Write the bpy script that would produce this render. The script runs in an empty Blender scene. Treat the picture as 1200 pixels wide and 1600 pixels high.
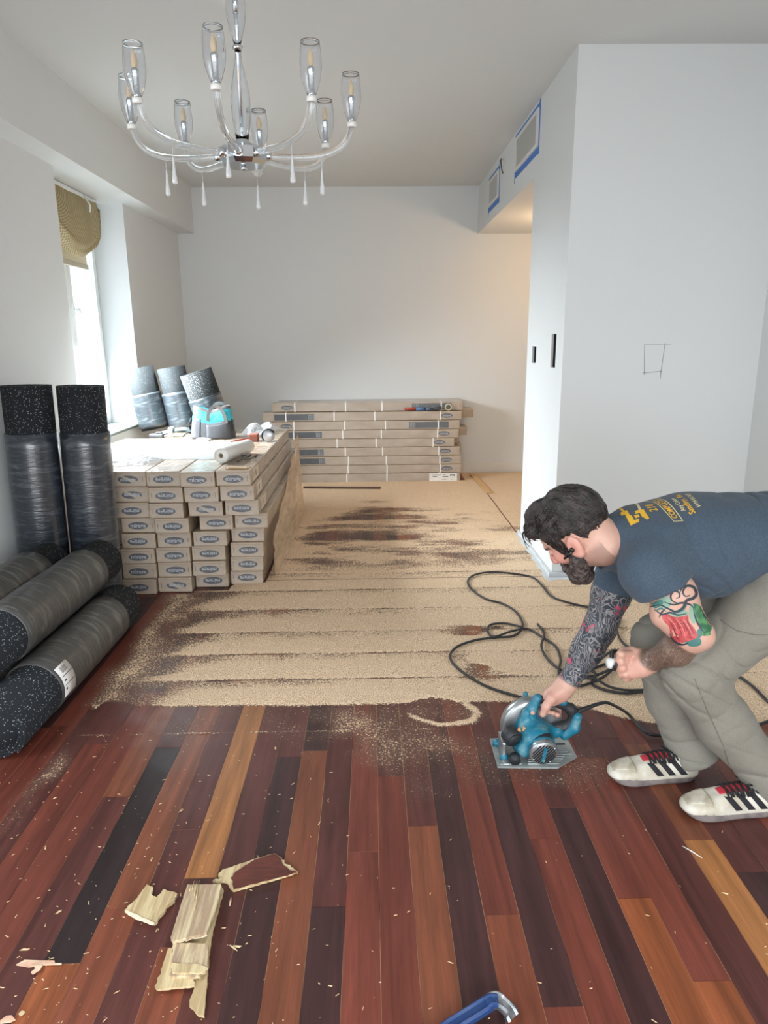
import bpy, bmesh, math, random
import numpy as np
from mathutils import Vector, Matrix
from mathutils.bvhtree import BVHTree

S = bpy.context.scene
C = S.collection
PI = math.pi
rnd = random.Random(7)

# ------------------------------------------------------------------ camera
W_PX, H_PX, F_PX, CAM_H = 1200.0, 1600.0, 1090.0, 1.5
_dy = np.array([-21., 270., -F_PX]); _dy /= np.linalg.norm(_dy)
_up = np.array([-41., 4400., F_PX]); _up -= _dy * (_up @ _dy); _up /= np.linalg.norm(_up)
_R = np.stack([np.cross(_dy, _up), _dy, _up])
_cd = bpy.data.cameras.new('camera'); _cam = bpy.data.objects.new('camera', _cd); C.objects.link(_cam)
_cd.sensor_fit = 'AUTO'; _cd.sensor_width = 36.0; _cd.lens = F_PX / H_PX * 36.0
_cd.clip_start = 0.02; _cd.clip_end = 200
_cam.matrix_world = Matrix.Translation((0, 0, CAM_H)) @ Matrix(_R.tolist()).to_4x4()
S.camera = _cam

# ------------------------------------------------------------------ view, sky, daylight and lamps
S.view_settings.view_transform = 'Standard'; S.view_settings.look = 'None'
S.view_settings.gamma = 1.0; S.view_settings.use_curve_mapping = False
S.view_settings.exposure = -0.04
_w = bpy.data.worlds.new('overcast_sky'); S.world = _w; _w.use_nodes = True
_w.node_tree.nodes['Background'].inputs[0].default_value = (0.86, 0.93, 1.0, 1)
_w.node_tree.nodes['Background'].inputs[1].default_value = 2.5

def area(name, loc, rot, sx, sy, power, col, spread=PI):
    l = bpy.data.lights.new(name, 'AREA'); l.shape = 'RECTANGLE'; l.size = sx; l.size_y = sy
    l.energy = power; l.color = col; l.spread = spread
    o = bpy.data.objects.new(name, l); C.objects.link(o); o.location = loc; o.rotation_euler = rot
    return o
# daylight entering through the room's windows (one in view, the others beside and behind the camera)
area('daylight_niche_window', (-2.275, 5.45, 1.45), (0, -math.radians(42), 0), 1.0, 1.15, 195, (0.88, 0.95, 1.0), math.radians(125))
area('daylight_side_window', (-1.98, 1.1, 1.4), (0, -math.radians(72), 0), 1.5, 1.5, 26, (0.80, 0.91, 1.0))
area('daylight_rear_window', (0.2, -1.9, 1.25), (-math.radians(50), 0, PI), 3.6, 2.2, 112, (0.92, 0.96, 1.0), math.radians(140))
_l = bpy.data.lights.new('alcove_lamp', 'POINT'); _l.energy = 25; _l.color = (1.0, 0.66, 0.38); _l.shadow_soft_size = 0.12
_o = bpy.data.objects.new('alcove_lamp', _l); C.objects.link(_o); _o.location = (1.95, 6.7, 2.25)

# ------------------------------------------------------------------ camera rays, used only to measure positions
CAM = np.array([0, 0, CAM_H])
def _ray(px, py): return _R @ np.array([px - 600, 800 - py, -F_PX]) / F_PX
def at_z(px, py, z=0.0): r = _ray(px, py); return CAM + r * ((z - CAM[2]) / r[2])
def at_y(px, py, y): r = _ray(px, py); return CAM + r * (y / r[1])
def at_x(px, py, x): r = _ray(px, py); return CAM + r * (x / r[0])

# ------------------------------------------------------------------ mesh helpers
def lin(c):
    return tuple(((v/255.0)/12.92 if v/255.0 <= 0.04045 else ((v/255.0+0.055)/1.055)**2.4) for v in c)

class MB:
    """collects vertices, faces and material slots for ONE mesh object"""
    def __init__(s): s.v = []; s.f = []; s.m = []; s.sm = []
    def add(s, vs, fs, mi=0, smooth=False):
        b = len(s.v); s.v += [tuple(map(float, p)) for p in vs]
        for f in fs: s.f.append(tuple(i + b for i in f)); s.m.append(mi); s.sm.append(smooth)
        return s
    def box(s, lo, hi, mi=0, M=None):
        x0, y0, z0 = lo; x1, y1, z1 = hi
        vs = [(x0,y0,z0),(x1,y0,z0),(x1,y1,z0),(x0,y1,z0),(x0,y0,z1),(x1,y0,z1),(x1,y1,z1),(x0,y1,z1)]
        if M is not None: vs = [tuple(M @ Vector(v)) for v in vs]
        return s.add(vs, [(0,3,2,1),(4,5,6,7),(0,1,5,4),(1,2,6,5),(2,3,7,6),(3,0,4,7)], mi)
    def rbox(s, lo, hi, b, mi=0, M=None, jit=0.0):
        """box with chamfered edges (b = chamfer)"""
        bm = bmesh.new(); bmesh.ops.create_cube(bm, size=1.0)
        for v in bm.verts:
            v.co = Vector([(lo[i]+hi[i])/2 + v.co[i]*(hi[i]-lo[i]) + rnd.uniform(-jit, jit) for i in range(3)])
        bmesh.ops.bevel(bm, geom=bm.edges[:], offset=b, segments=2, affect='EDGES', profile=0.5)
        bm.verts.index_update()
        vs = [v.co.copy() for v in bm.verts]
        if M is not None: vs = [M @ v for v in vs]
        s.add(vs, [[v.index for v in f.verts] for f in bm.faces], mi); bm.free(); return s
    def tube(s, pts, r, n=10, mi=0, cap=True, closed=False):
        pts = [Vector(p) for p in pts]; N = len(pts)
        rr = r if hasattr(r, '__len__') else [r]*N
        up = Vector((0,0,1)); vs = []; prev = None
        for i, p in enumerate(pts):
            if closed: t = pts[(i+1) % N] - pts[i-1]
            else: t = pts[min(i+1, N-1)] - pts[max(i-1, 0)]
            if t.length < 1e-9: t = Vector((0,0,1))
            t.normalize()
            if prev is None:
                a = t.cross(up)
                if a.length < 1e-3: a = t.cross(Vector((1,0,0)))
                a.normalize()
            else:
                a = prev - t * prev.dot(t); a.normalize()
            prev = a; b = t.cross(a)
            for k in range(n):
                th = 2*PI*k/n; vs.append(p + (a*math.cos(th) + b*math.sin(th))*rr[i])
        fs = []
        for i in range(N if closed else N-1):
            j = (i+1) % N
            for k in range(n): fs.append((i*n+k, i*n+(k+1)%n, j*n+(k+1)%n, j*n+k))
        if cap and not closed: fs += [tuple(range(n-1, -1, -1)), tuple(range((N-1)*n, N*n))]
        return s.add(vs, fs, mi, True)
    def lathe(s, prof, n=24, mi=0, M=None, smooth=True, cap=(True, True)):
        vs = []
        for (r, z) in prof:
            for k in range(n): vs.append(Vector((r*math.cos(2*PI*k/n), r*math.sin(2*PI*k/n), z)))
        if M is not None: vs = [M @ v for v in vs]
        fs = []
        for i in range(len(prof)-1):
            for k in range(n): fs.append((i*n+k, i*n+(k+1)%n, (i+1)*n+(k+1)%n, (i+1)*n+k))
        s.add(vs, fs, mi, smooth)
        b = len(s.v) - len(vs)
        if cap[0]: s.f.append(tuple(b+k for k in range(n-1, -1, -1))); s.m.append(mi); s.sm.append(False)
        if cap[1]: s.f.append(tuple(b+(len(prof)-1)*n+k for k in range(n))); s.m.append(mi); s.sm.append(False)
        return s
    def prism(s, poly, z0, z1, mi=0, M=None):
        n = len(poly); vs = [Vector((x, y, z0)) for x, y in poly] + [Vector((x, y, z1)) for x, y in poly]
        if M is not None: vs = [M @ v for v in vs]
        fs = [tuple(range(n-1, -1, -1)), tuple(range(n, 2*n))] + [(i, (i+1) % n, n+(i+1) % n, n+i) for i in range(n)]
        return s.add(vs, fs, mi)
    def mesh(s, name, mats, off=None):
        me = bpy.data.meshes.new(name)
        vs = s.v if off is None else [(x-off[0], y-off[1], z-off[2]) for x, y, z in s.v]
        me.from_pydata(vs, [], s.f)
        for m in (mats if isinstance(mats, (list, tuple)) else [mats]): me.materials.append(m)
        me.polygons.foreach_set('material_index', s.m); me.polygons.foreach_set('use_smooth', s.sm)
        me.update(); return me
    def build(s, name, mats, parent=None, off=None):
        return link(name, s.mesh(name, mats, off), parent)

def link(name, data, parent=None, loc=None):
    o = bpy.data.objects.new(name, data); C.objects.link(o)
    if parent is not None: o.parent = parent
    if loc is not None: o.location = loc
    return o
def thing(name, label, cat, loc=(0,0,0), rot=(0,0,0), group=None):
    o = link(name, None); o.location = loc; o.rotation_euler = rot; o['label'] = label; o['category'] = cat
    if group: o['group'] = group
    o.empty_display_size = 0.05
    return o
def tag(o, label, cat, group=None):
    o['label'] = label; o['category'] = cat
    if group: o['group'] = group
    return o
def struct(o): o['kind'] = 'structure'; return o
def npmesh(name, V, F, mats, parent=None, smooth=True, attrs=None, loc=None):
    me = bpy.data.meshes.new(name)
    V = np.asarray(V, np.float32); F = np.asarray(F, np.int32); k = F.shape[1]
    me.vertices.add(len(V)); me.vertices.foreach_set('co', V.ravel())
    me.loops.add(F.size); me.loops.foreach_set('vertex_index', F.ravel())
    me.polygons.add(len(F)); me.polygons.foreach_set('loop_start', np.arange(0, F.size, k, dtype=np.int32))
    me.polygons.foreach_set('loop_total', np.full(len(F), k, np.int32))
    me.update(calc_edges=True); me.validate()
    me.polygons.foreach_set('use_smooth', np.full(len(me.polygons), smooth))
    for m in (mats if isinstance(mats, (list, tuple)) else [mats]): me.materials.append(m)
    for an, (ty, arr) in (attrs or {}).items():
        a = me.attributes.new(an, ty, 'POINT')
        if ty == 'FLOAT': a.data.foreach_set('value', np.asarray(arr, np.float32).ravel())
        else: a.data.foreach_set('color', np.asarray(arr, np.float32).ravel())
    return link(name, me, parent, loc)
def text_geo(body, size, bold=0.0):
    cu = bpy.data.curves.new('lettering', 'FONT'); cu.body = body; cu.size = size; cu.align_x = 'CENTER'; cu.align_y = 'CENTER'
    cu.resolution_u = 3; cu.offset = bold
    o = bpy.data.objects.new('lettering', cu); C.objects.link(o)
    me = o.to_mesh(); vs = [tuple(v.co) for v in me.vertices]; fs = [tuple(p.vertices) for p in me.polygons]
    o.to_mesh_clear(); bpy.data.objects.remove(o); bpy.data.curves.remove(cu)
    return vs, fs
def smoothstep(a, b, x):
    t = np.clip((x - a) / (b - a), 0, 1); return t*t*(3-2*t)
def vnoise(x, y, z=0.0, seed=0):
    """vectorised value noise, about -1..1"""
    x, y, z = np.broadcast_arrays(np.asarray(x, float), np.asarray(y, float), np.asarray(z, float))
    xi, yi, zi = (np.floor(v).astype(np.int64) for v in (x, y, z))
    fx, fy, fz = x-xi, y-yi, z-zi
    u, v, w = (t*t*(3-2*t) for t in (fx, fy, fz))
    def h(i, j, k):
        n = (i*374761393 + j*668265263 + k*2147483647 + seed*1274126177) & 0xffffffff
        n = ((n ^ (n >> 13)) * 1274126177) & 0xffffffff
        return ((n ^ (n >> 16)) & 0xffff) / 32767.5 - 1
    def L(a, b, t): return a + (b-a)*t
    return L(L(L(h(xi,yi,zi), h(xi+1,yi,zi), u), L(h(xi,yi+1,zi), h(xi+1,yi+1,zi), u), v),
             L(L(h(xi,yi,zi+1), h(xi+1,yi,zi+1), u), L(h(xi,yi+1,zi+1), h(xi+1,yi+1,zi+1), u), v), w)
def fbm(x, y, z=0.0, o=4, seed=0):
    r = 0; a = 0.55
    for i in range(o): r = r + a*vnoise(np.asarray(x)*2**i, np.asarray(y)*2**i, np.asarray(z)*2**i, seed+i*17); a *= 0.5
    return r
def spline(pts, n=12):
    """Catmull-Rom through points"""
    P = [Vector(p) for p in pts]; P = [P[0]*2-P[1]] + P + [P[-1]*2-P[-2]]; out = []
    for i in range(1, len(P)-2):
        for k in range(n):
            t = k/n; a, b, c, d = P[i-1:i+3]
            out.append(0.5*((2*b) + (c-a)*t + (2*a-5*b+4*c-d)*t*t + (3*b-a-3*c+d)*t**3))
    out.append(P[-2]); return out

# ------------------------------------------------------------------ materials
def nt(name):
    m = bpy.data.materials.new(name); m.use_nodes = True
    return m, m.node_tree.nodes, m.node_tree.links, m.node_tree.nodes['Principled BSDF']
def N(nodes, t, **kw):
    n = nodes.new(t)
    for k, v in kw.items():
        if k in ('operation', 'blend_type', 'data_type', 'feature', 'attribute_name', 'wave_type', 'bands_direction', 'distance', 'noise_dimensions', 'rings_direction', 'wave_profile'): setattr(n, k, v)
        else: n.inputs[k.replace('_', ' ')].default_value = v
    return n
def mat(name, rgb, rough=0.6, metal=0.0, rgb2=None, nscale=20, bump=0.0, bscale=60, stretch=None, coat=0.0, spec=0.5, ndet=4, lo=0.4, hi=0.6, coat_rough=0.1, sheen=0.0):
    m, nd, lk, b = nt(name)
    b.inputs['Base Color'].default_value = (*lin(rgb), 1); b.inputs['Roughness'].default_value = rough
    b.inputs['Metallic'].default_value = metal; b.inputs['Specular IOR Level'].default_value = spec
    b.inputs['Coat Weight'].default_value = coat; b.inputs['Coat Roughness'].default_value = coat_rough
    b.inputs['Sheen Weight'].default_value = sheen
    if rgb2 or bump:
        tc = nd.new('ShaderNodeTexCoord'); mp = nd.new('ShaderNodeMapping'); lk.new(tc.outputs['Object'], mp.inputs[0])
        if stretch: mp.inputs['Scale'].default_value = stretch
    if rgb2:
        n = N(nd, 'ShaderNodeTexNoise', Scale=nscale, Detail=ndet); lk.new(mp.outputs[0], n.inputs['Vector'])
        r = nd.new('ShaderNodeValToRGB'); r.color_ramp.elements[0].position = lo; r.color_ramp.elements[1].position = hi
        r.color_ramp.elements[0].color = (*lin(rgb), 1); r.color_ramp.elements[1].color = (*lin(rgb2), 1)
        lk.new(n.outputs['Fac'], r.inputs[0]); lk.new(r.outputs[0], b.inputs['Base Color'])
    if bump:
        n2 = N(nd, 'ShaderNodeTexNoise', Scale=bscale, Detail=5); lk.new(mp.outputs[0], n2.inputs['Vector'])
        bp = N(nd, 'ShaderNodeBump', Strength=bump, Distance=0.01); lk.new(n2.outputs['Fac'], bp.inputs['Height'])
        lk.new(bp.outputs[0], b.inputs['Normal'])
        if coat: lk.new(bp.outputs[0], b.inputs['Coat Normal'])
    return m
def glass(name, rgb=(250, 252, 255), ior=1.45, rough=0.0):
    m, nd, lk, b = nt(name)
    b.inputs['Base Color'].default_value = (*lin(rgb), 1); b.inputs['Transmission Weight'].default_value = 1.0
    b.inputs['Roughness'].default_value = rough; b.inputs['IOR'].default_value = ior
    return m
def film(name, rgb, alpha, rough=0.2, bump=0.5, bscale=30):
    """thin clear plastic: a see-through sheet with a glossy crinkled face"""
    m = mat(name, rgb, rough, bump=bump, bscale=bscale)
    m.node_tree.nodes['Principled BSDF'].inputs['Alpha'].default_value = alpha
    return m
def emit(name, rgb, st):
    m, nd, lk, b = nt(name); b.inputs['Emission Color'].default_value = (*lin(rgb), 1); b.inputs['Emission Strength'].default_value = st
    b.inputs['Base Color'].default_value = (*lin(rgb), 1); return m

M_WALL = mat('wall_paint', (219, 222, 222), 0.75, bump=0.02, bscale=350, spec=0.25)
M_CEIL = mat('ceiling_paint', (212, 214, 213), 0.85, bump=0.015, bscale=250, spec=0.2)
M_TRIM = mat('white_trim', (222, 221, 216), 0.5)
M_PVC = mat('white_window_frame', (235, 240, 240), 0.35)
M_SILL = mat('grey_green_sill', (112, 122, 114), 0.5)
M_PLASTER = mat('raw_plaster', (200, 204, 206), 0.9, bump=0.25, bscale=60)
M_CHROME = mat('chrome', (205, 210, 214), 0.08, 1.0)
M_GLASS = glass('clear_glass')
M_PANE = glass('window_glass', ior=1.05)
M_CARD = None

def plank_mat():
    m, nd, lk, b = nt('plank_wood')
    tc = nd.new('ShaderNodeTexCoord'); oi = nd.new('ShaderNodeObjectInfo')
    off = N(nd, 'ShaderNodeVectorMath', operation='SCALE'); off.inputs[0].default_value = (31, 17, 9); lk.new(oi.outputs['Random'], off.inputs['Scale'])
    ad = N(nd, 'ShaderNodeVectorMath', operation='ADD'); lk.new(tc.outputs['Object'], ad.inputs[0]); lk.new(off.outputs[0], ad.inputs[1])
    mp = nd.new('ShaderNodeMapping'); mp.inputs['Scale'].default_value = (26, 1.3, 1); lk.new(ad.outputs[0], mp.inputs[0])
    n1 = N(nd, 'ShaderNodeTexNoise', Scale=1.0, Detail=5, Distortion=0.6); lk.new(mp.outputs[0], n1.inputs['Vector'])
    mp2 = nd.new('ShaderNodeMapping'); mp2.inputs['Scale'].default_value = (260, 9, 1); lk.new(ad.outputs[0], mp2.inputs[0])
    n2 = N(nd, 'ShaderNodeTexNoise', Scale=1.0, Detail=3); lk.new(mp2.outputs[0], n2.inputs['Vector'])
    r1 = nd.new('ShaderNodeMapRange'); r1.inputs[1].default_value = 0.3; r1.inputs[2].default_value = 0.7; r1.inputs[3].default_value = 0.62; r1.inputs[4].default_value = 1.3; lk.new(n1.outputs['Fac'], r1.inputs[0])
    r2 = nd.new('ShaderNodeMapRange'); r2.inputs[1].default_value = 0.3; r2.inputs[2].default_value = 0.7; r2.inputs[3].default_value = 0.86; r2.inputs[4].default_value = 1.12; lk.new(n2.outputs['Fac'], r2.inputs[0])
    mu = N(nd, 'ShaderNodeMath', operation='MULTIPLY'); lk.new(r1.outputs[0], mu.inputs[0]); lk.new(r2.outputs[0], mu.inputs[1])
    vm = N(nd, 'ShaderNodeVectorMath', operation='SCALE'); lk.new(oi.outputs['Color'], vm.inputs[0]); lk.new(mu.outputs[0], vm.inputs['Scale'])
    lk.new(vm.outputs[0], b.inputs['Base Color'])
    n3 = N(nd, 'ShaderNodeTexNoise', Scale=9, Detail=4); lk.new(tc.outputs['Object'], n3.inputs['Vector'])
    r3 = nd.new('ShaderNodeMapRange'); r3.inputs[3].default_value = 0.28; r3.inputs[4].default_value = 0.62; lk.new(n3.outputs['Fac'], r3.inputs[0]); lk.new(r3.outputs[0], b.inputs['Roughness'])
    b.inputs['Specular IOR Level'].default_value = 0.4
    return m
M_PLANK = plank_mat()

def dust_mat():
    m, nd, lk, b = nt('sawdust')
    tc = nd.new('ShaderNodeTexCoord')
    at = N(nd, 'ShaderNodeAttribute', attribute_name='dust_cover')
    n = N(nd, 'ShaderNodeTexNoise', Scale=120, Detail=4, Roughness=0.75); lk.new(tc.outputs['Object'], n.inputs['Vector'])
    st = nd.new('ShaderNodeMapRange'); st.inputs[1].default_value = 0.27; st.inputs[2].default_value = 0.73; lk.new(n.outputs['Fac'], st.inputs[0])
    sb = N(nd, 'ShaderNodeMath', operation='SUBTRACT'); lk.new(at.outputs['Fac'], sb.inputs[0]); lk.new(st.outputs[0], sb.inputs[1])
    mu = N(nd, 'ShaderNodeMath', operation='MULTIPLY_ADD'); lk.new(sb.outputs[0], mu.inputs[0]); mu.inputs[1].default_value = 9.0; mu.inputs[2].default_value = 0.5
    mu.use_clamp = True
    fm = nd.new('ShaderNodeMapRange'); fm.inputs[1].default_value = 0.14; fm.inputs[2].default_value = 0.75; fm.inputs[4].default_value = 0.62; lk.new(at.outputs['Fac'], fm.inputs[0])
    mxa = N(nd, 'ShaderNodeMath', operation='MAXIMUM'); lk.new(mu.outputs[0], mxa.inputs[0]); lk.new(fm.outputs[0], mxa.inputs[1]); lk.new(mxa.outputs[0], b.inputs['Alpha'])
    n2 = N(nd, 'ShaderNodeTexNoise', Scale=210, Detail=4, Roughness=0.7); lk.new(tc.outputs['Object'], n2.inputs['Vector'])
    r = nd.new('ShaderNodeValToRGB'); e = r.color_ramp.elements; e[0].position = 0.40; e[0].color = (*lin((168, 138, 112)), 1); e[1].position = 0.58; e[1].color = (*lin((252, 226, 192)), 1)
    lk.new(n2.outputs['Fac'], r.inputs[0])
    fc = N(nd, 'ShaderNodeMix', data_type='RGBA'); fc.inputs[6].default_value = (*lin((172, 142, 122)), 1); lk.new(r.outputs[0], fc.inputs[7]); lk.new(mu.outputs[0], fc.inputs[0]); lk.new(fc.outputs[2], b.inputs['Base Color'])
    b.inputs['Roughness'].default_value = 0.95; b.inputs['Specular IOR Level'].default_value = 0.1
    bp = N(nd, 'ShaderNodeBump', Strength=0.5, Distance=0.004); lk.new(n2.outputs['Fac'], bp.inputs['Height']); lk.new(bp.outputs[0], b.inputs['Normal'])
    return m
M_DUST = dust_mat()

# ================================================================== THE ROOM
XL, XB, XC, XR = -2.018, -1.846, 1.152, 2.342         # left wall, beam face, column face, right wall
YC, YO, YB, YN0, YN1 = 4.267, 5.25, 7.874, 4.90, 6.19  # column front, alcove start, back wall, window niche
ZC, ZB, ZS = 3.045, 2.597, 2.575                       # ceiling, beam underside, soffit underside
YR = -2.0
def sbox(name, lo, hi, m=M_WALL): return struct(MB().box(lo, hi).build(name, m))
# ceiling and hidden walls
sbox('ceiling', (XL-0.5, YR-0.2, ZC), (XR+2.2, YB+0.2, ZC+0.12), M_CEIL)
sbox('wall_back', (XL-0.5, YB, -0.05), (XR+2.2, YB+0.15, ZC))
# left wall with the niche of the window in view and a second window nearer the camera
lw = MB(); xo = XL-0.42
lw.box((xo, YN1, -0.05), (XL, YB, ZC)); lw.box((xo, YN0, -0.05), (XL, YN1, 0.79)); lw.box((xo, 1.9, -0.05), (XL, YN0, ZC))
lw.box((xo, 0.3, -0.05), (XL, 1.9, 0.7)); lw.box((xo, 0.3, 2.3), (XL, 1.9, ZC)); lw.box((xo, YR, -0.05), (XL, 0.3, ZC))
lw.box((xo, YN0, ZB), (XL, YN1, ZC))
struct(lw.build('wall_left', M_WALL))
bl = MB().box((XL, 1.0, ZB), (XB, YB, ZC)).box((XL, YR, ZB), (XB, 1.0, ZC)); struct(bl.build('trim_beam', M_WALL))
# right hand column, the bulkhead over the alcove opening, the alcove and the right wall
rw = MB(); HD = 0.06
HOLES = [(4.437, 4.553, 1.315, 1.522), (4.965, 5.083, 1.326, 1.441)]
rw.box((XC+HD, YC, -0.05), (XR+0.02, YO, ZC)); ye = YC
for (ya, yb, za, zb) in HOLES:
    rw.box((XC, ye, -0.05), (XC+HD, ya, ZC)).box((XC, ya, -0.05), (XC+HD, yb, za)).box((XC, ya, zb), (XC+HD, yb, ZC)); ye = yb
rw.box((XC, ye, -0.05), (XC+HD, YO, ZC)); wc = struct(rw.build('wall_column', M_WALL))
M_DARK = mat('dark_box_interior', (24, 24, 26), 0.7)
for (ya, yb, za, zb) in HOLES:
    q = MB().box((XC+HD-0.006, ya, za), (XC+HD-0.001, yb, zb)).box((XC+0.014, yb-0.004, za), (XC+HD-0.006, yb-0.0005, zb)).box((XC+0.014, ya+0.0005, za), (XC+HD-0.006, ya+0.004, zb)).box((XC+0.014, ya+0.004, za+0.0005), (XC+HD-0.006, yb-0.004, za+0.004)).box((XC+0.014, ya+0.004, zb-0.004), (XC+HD-0.006, yb-0.004, zb-0.0005))
    q.tube([(XC+HD-0.006, (ya+yb)/2, za+0.03), (XC+0.03, (ya+yb)/2+0.01, za+0.05), (XC+0.02, (ya+yb)/2-0.01, za+0.08)], 0.003, 6)
    o = q.build('switch_box', M_DARK, wc); o['label'] = 'open dark electrical box recessed in the wall'
M_PENCIL = mat('pencil_line', (96, 98, 100), 0.8)
q = MB()
for (xa, za, xb, zb) in ((1.640, 1.456, 1.800, 1.455), (1.640, 1.456, 1.652, 1.276), (1.640, 1.286, 1.757, 1.297), (1.764, 1.462, 1.752, 1.268), (1.752, 1.30, 1.753, 1.25)):
    d = math.hypot(xb-xa, zb-za); M = Matrix.Translation((xa, YC, za)) @ Matrix.Rotation(-math.atan2(zb-za, xb-xa), 4, 'Y')
    q.box((0, -0.0006, -0.0012), (d, 0.0006, 0.0012), 0, M)
o = q.build('pencil_outline', M_PENCIL, wc); o['label'] = 'pencilled square outline drawn on the wall'
sbox('wall_bulkhead', (XC, YO, ZS), (XR+2.2, YB, ZC))
sbox('wall_right', (XR, YR, -0.05), (XR+0.15, YC, ZC))
sbox('wall_alcove', (XR+1.6, YO, -0.05), (XR+1.75, YB, ZS)); sbox('wall_alcove_front', (XR+0.02, YO-0.15, -0.05), (XR+1.75, YO, ZS))
# rear wall with a wide window opening
rr = MB(); rr.box((XL, YR-0.15, -0.05), (XR, YR, 0.05)).box((XL, YR-0.15, 2.4), (XR, YR, ZC)).box((XL, YR-0.15, 0.05), (-1.65, YR, 2.4)).box((2.05, YR-0.15, 0.05), (XR, YR, 2.4))
struct(rr.build('wall_rear', M_WALL))
# baseboards
bb = MB().box((0.6, YB-0.016, 0), (XR+1.6, YB, 0.10)).box((0.6, YB-0.011, 0.10), (XR+1.6, YB, 0.125)); struct(bb.build('baseboard_back', M_TRIM))
bb = MB().box((XL, YR, 0), (XL+0.016, YN0, 0.11)); struct(bb.build('baseboard_left', M_TRIM))

# window in the niche: frame, sash, glass, handle, sill
wf = struct(link('window_1', None, None, (XL-0.27, YN0, 0.0)))
b = MB(); L = YN1-YN0; z0 = 0.79
b.box((-0.05, 0, z0), (0, 0.07, ZB-0.12)).box((-0.05, L-0.05, z0), (0, L, ZB-0.12)).box((-0.05, 0.07, z0), (0, L-0.05, z0+0.06)).box((-0.05, 0.07, ZB-0.18), (0, L-0.05, ZB-0.12))
b.box((-0.06, 0, ZB-0.12), (0.0, L, ZB))
b.build('frame', M_PVC, wf)
hz, hy = 1.735, L/2+0.035
for (y0, y1) in ((0.075, L/2-0.002), (L/2+0.002, L-0.055)):
    b = MB()
    b.box((-0.035, y0, z0+0.065), (0.022, y0+0.06, ZB-0.185)).box((-0.035, y1-0.05, z0+0.065), (0.022, y1, ZB-0.185)).box((-0.035, y0+0.06, z0+0.065), (0.022, y1-0.05, z0+0.12)).box((-0.035, y0+0.06, ZB-0.24), (0.022, y1-0.05, ZB-0.185))
    sash = b.build('sash', M_PVC, wf)
    b = MB(); b.box((-0.012, y0+0.055, z0+0.11), (-0.004, y1-0.045, ZB-0.23)); b.build('pane', M_PANE, sash)
b = MB()
b.rbox((0.022, hy-0.015, hz-0.05), (0.034, hy+0.015, hz+0.05), 0.004).tube([(0.03, hy, hz), (0.07, hy, hz)], 0.011).tube([(0.068, hy, hz+0.014), (0.072, hy+0.015, hz-0.02), (0.07, hy+0.02, hz-0.13)], 0.011)
b.build('handle', M_PVC, sash)
b = MB().rbox((XL-0.27, YN0+0.001, 0.79), (XL+0.02, YN1-0.001, 0.815), 0.006); struct(b.build('trim_windowsill', M_SILL))

# ------------------------------------------------------------------ floor: base slab and planks
fl = MB().box((XL-0.45, YR-0.15, -0.12), (XR+1.75, YB+0.15, -0.0011)); floor = struct(fl.build('floor', mat('dusty_joint', (60, 40, 34), 0.8, rgb2=(196, 156, 122), nscale=3.5, lo=0.36, hi=0.52)))
PW, PX0 = 0.0934, 0.0042
TONE = dict(D=(66, 40, 39), P=(88, 48, 43), R=(112, 57, 45), B=(122, 70, 49), O=(144, 80, 48), V=(128, 70, 50), Y=(160, 106, 62), K=(46, 34, 35))
def yz(py): return float(at_z(600, py)[1])
SPEC = {-12: 'R', -11: 'R', -10: [(1237, 'B', 'P')], -9: [(1162, 'P', 'K'), (1494, 'K', 'O')], -8: [(1412, 'B', 'V')], -7: [(1290, 'P', 'P')], -6: [(1366, 'Y', 'P'), (1472, 'P', 'V')],
        -5: 'P', -4: [(1180, 'P', 'D')], -3: 'B', -2: [(1415, 'P', 'D')], -1: [(1330, 'R', 'R')], 0: [(1213, 'P', 'R')], 1: [(1292, 'P', 'B')], 2: [(1175, 'P', 'D')], 3: [(1434, 'R', 'V')],
        4: [(1180, 'P', 'D'), (1580, 'D', 'R')], 5: [(1316, 'R', 'R')], 6: [(1267, 'P', 'D')], 7: [(1412, 'R', 'O')], 8: [(1190, 'P', 'R'), (1545, 'R', 'O')], 9: [(1160, 'P', 'P')], 10: [(1170, 'R', 'B'), (1323, 'B', 'Y')], 11: [(1375, 'P', 'D')], 12: 'P', 13: 'R', -13: 'P', -14: 'R'}
plank_mesh = {}
k0, k1 = math.floor((XL-PX0)/PW), math.ceil((XR+1.6-PX0)/PW)
def plank(x0, x1, ya, yb, col):
    g = 0.0007; dz = rnd.uniform(-0.0005, 0.0005)
    m = MB().box((x0+g, ya+g, -0.012), (x1-g, yb-g, dz)); v = m.v
    for i in (4, 5, 6, 7): pass
    o = m.build('plank', M_PLANK, floor)
    j = rnd.uniform(0.92, 1.08); o.color = (*[c*j for c in lin(col)], 1)
    return o
cnt = 0
rest = MB()
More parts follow.
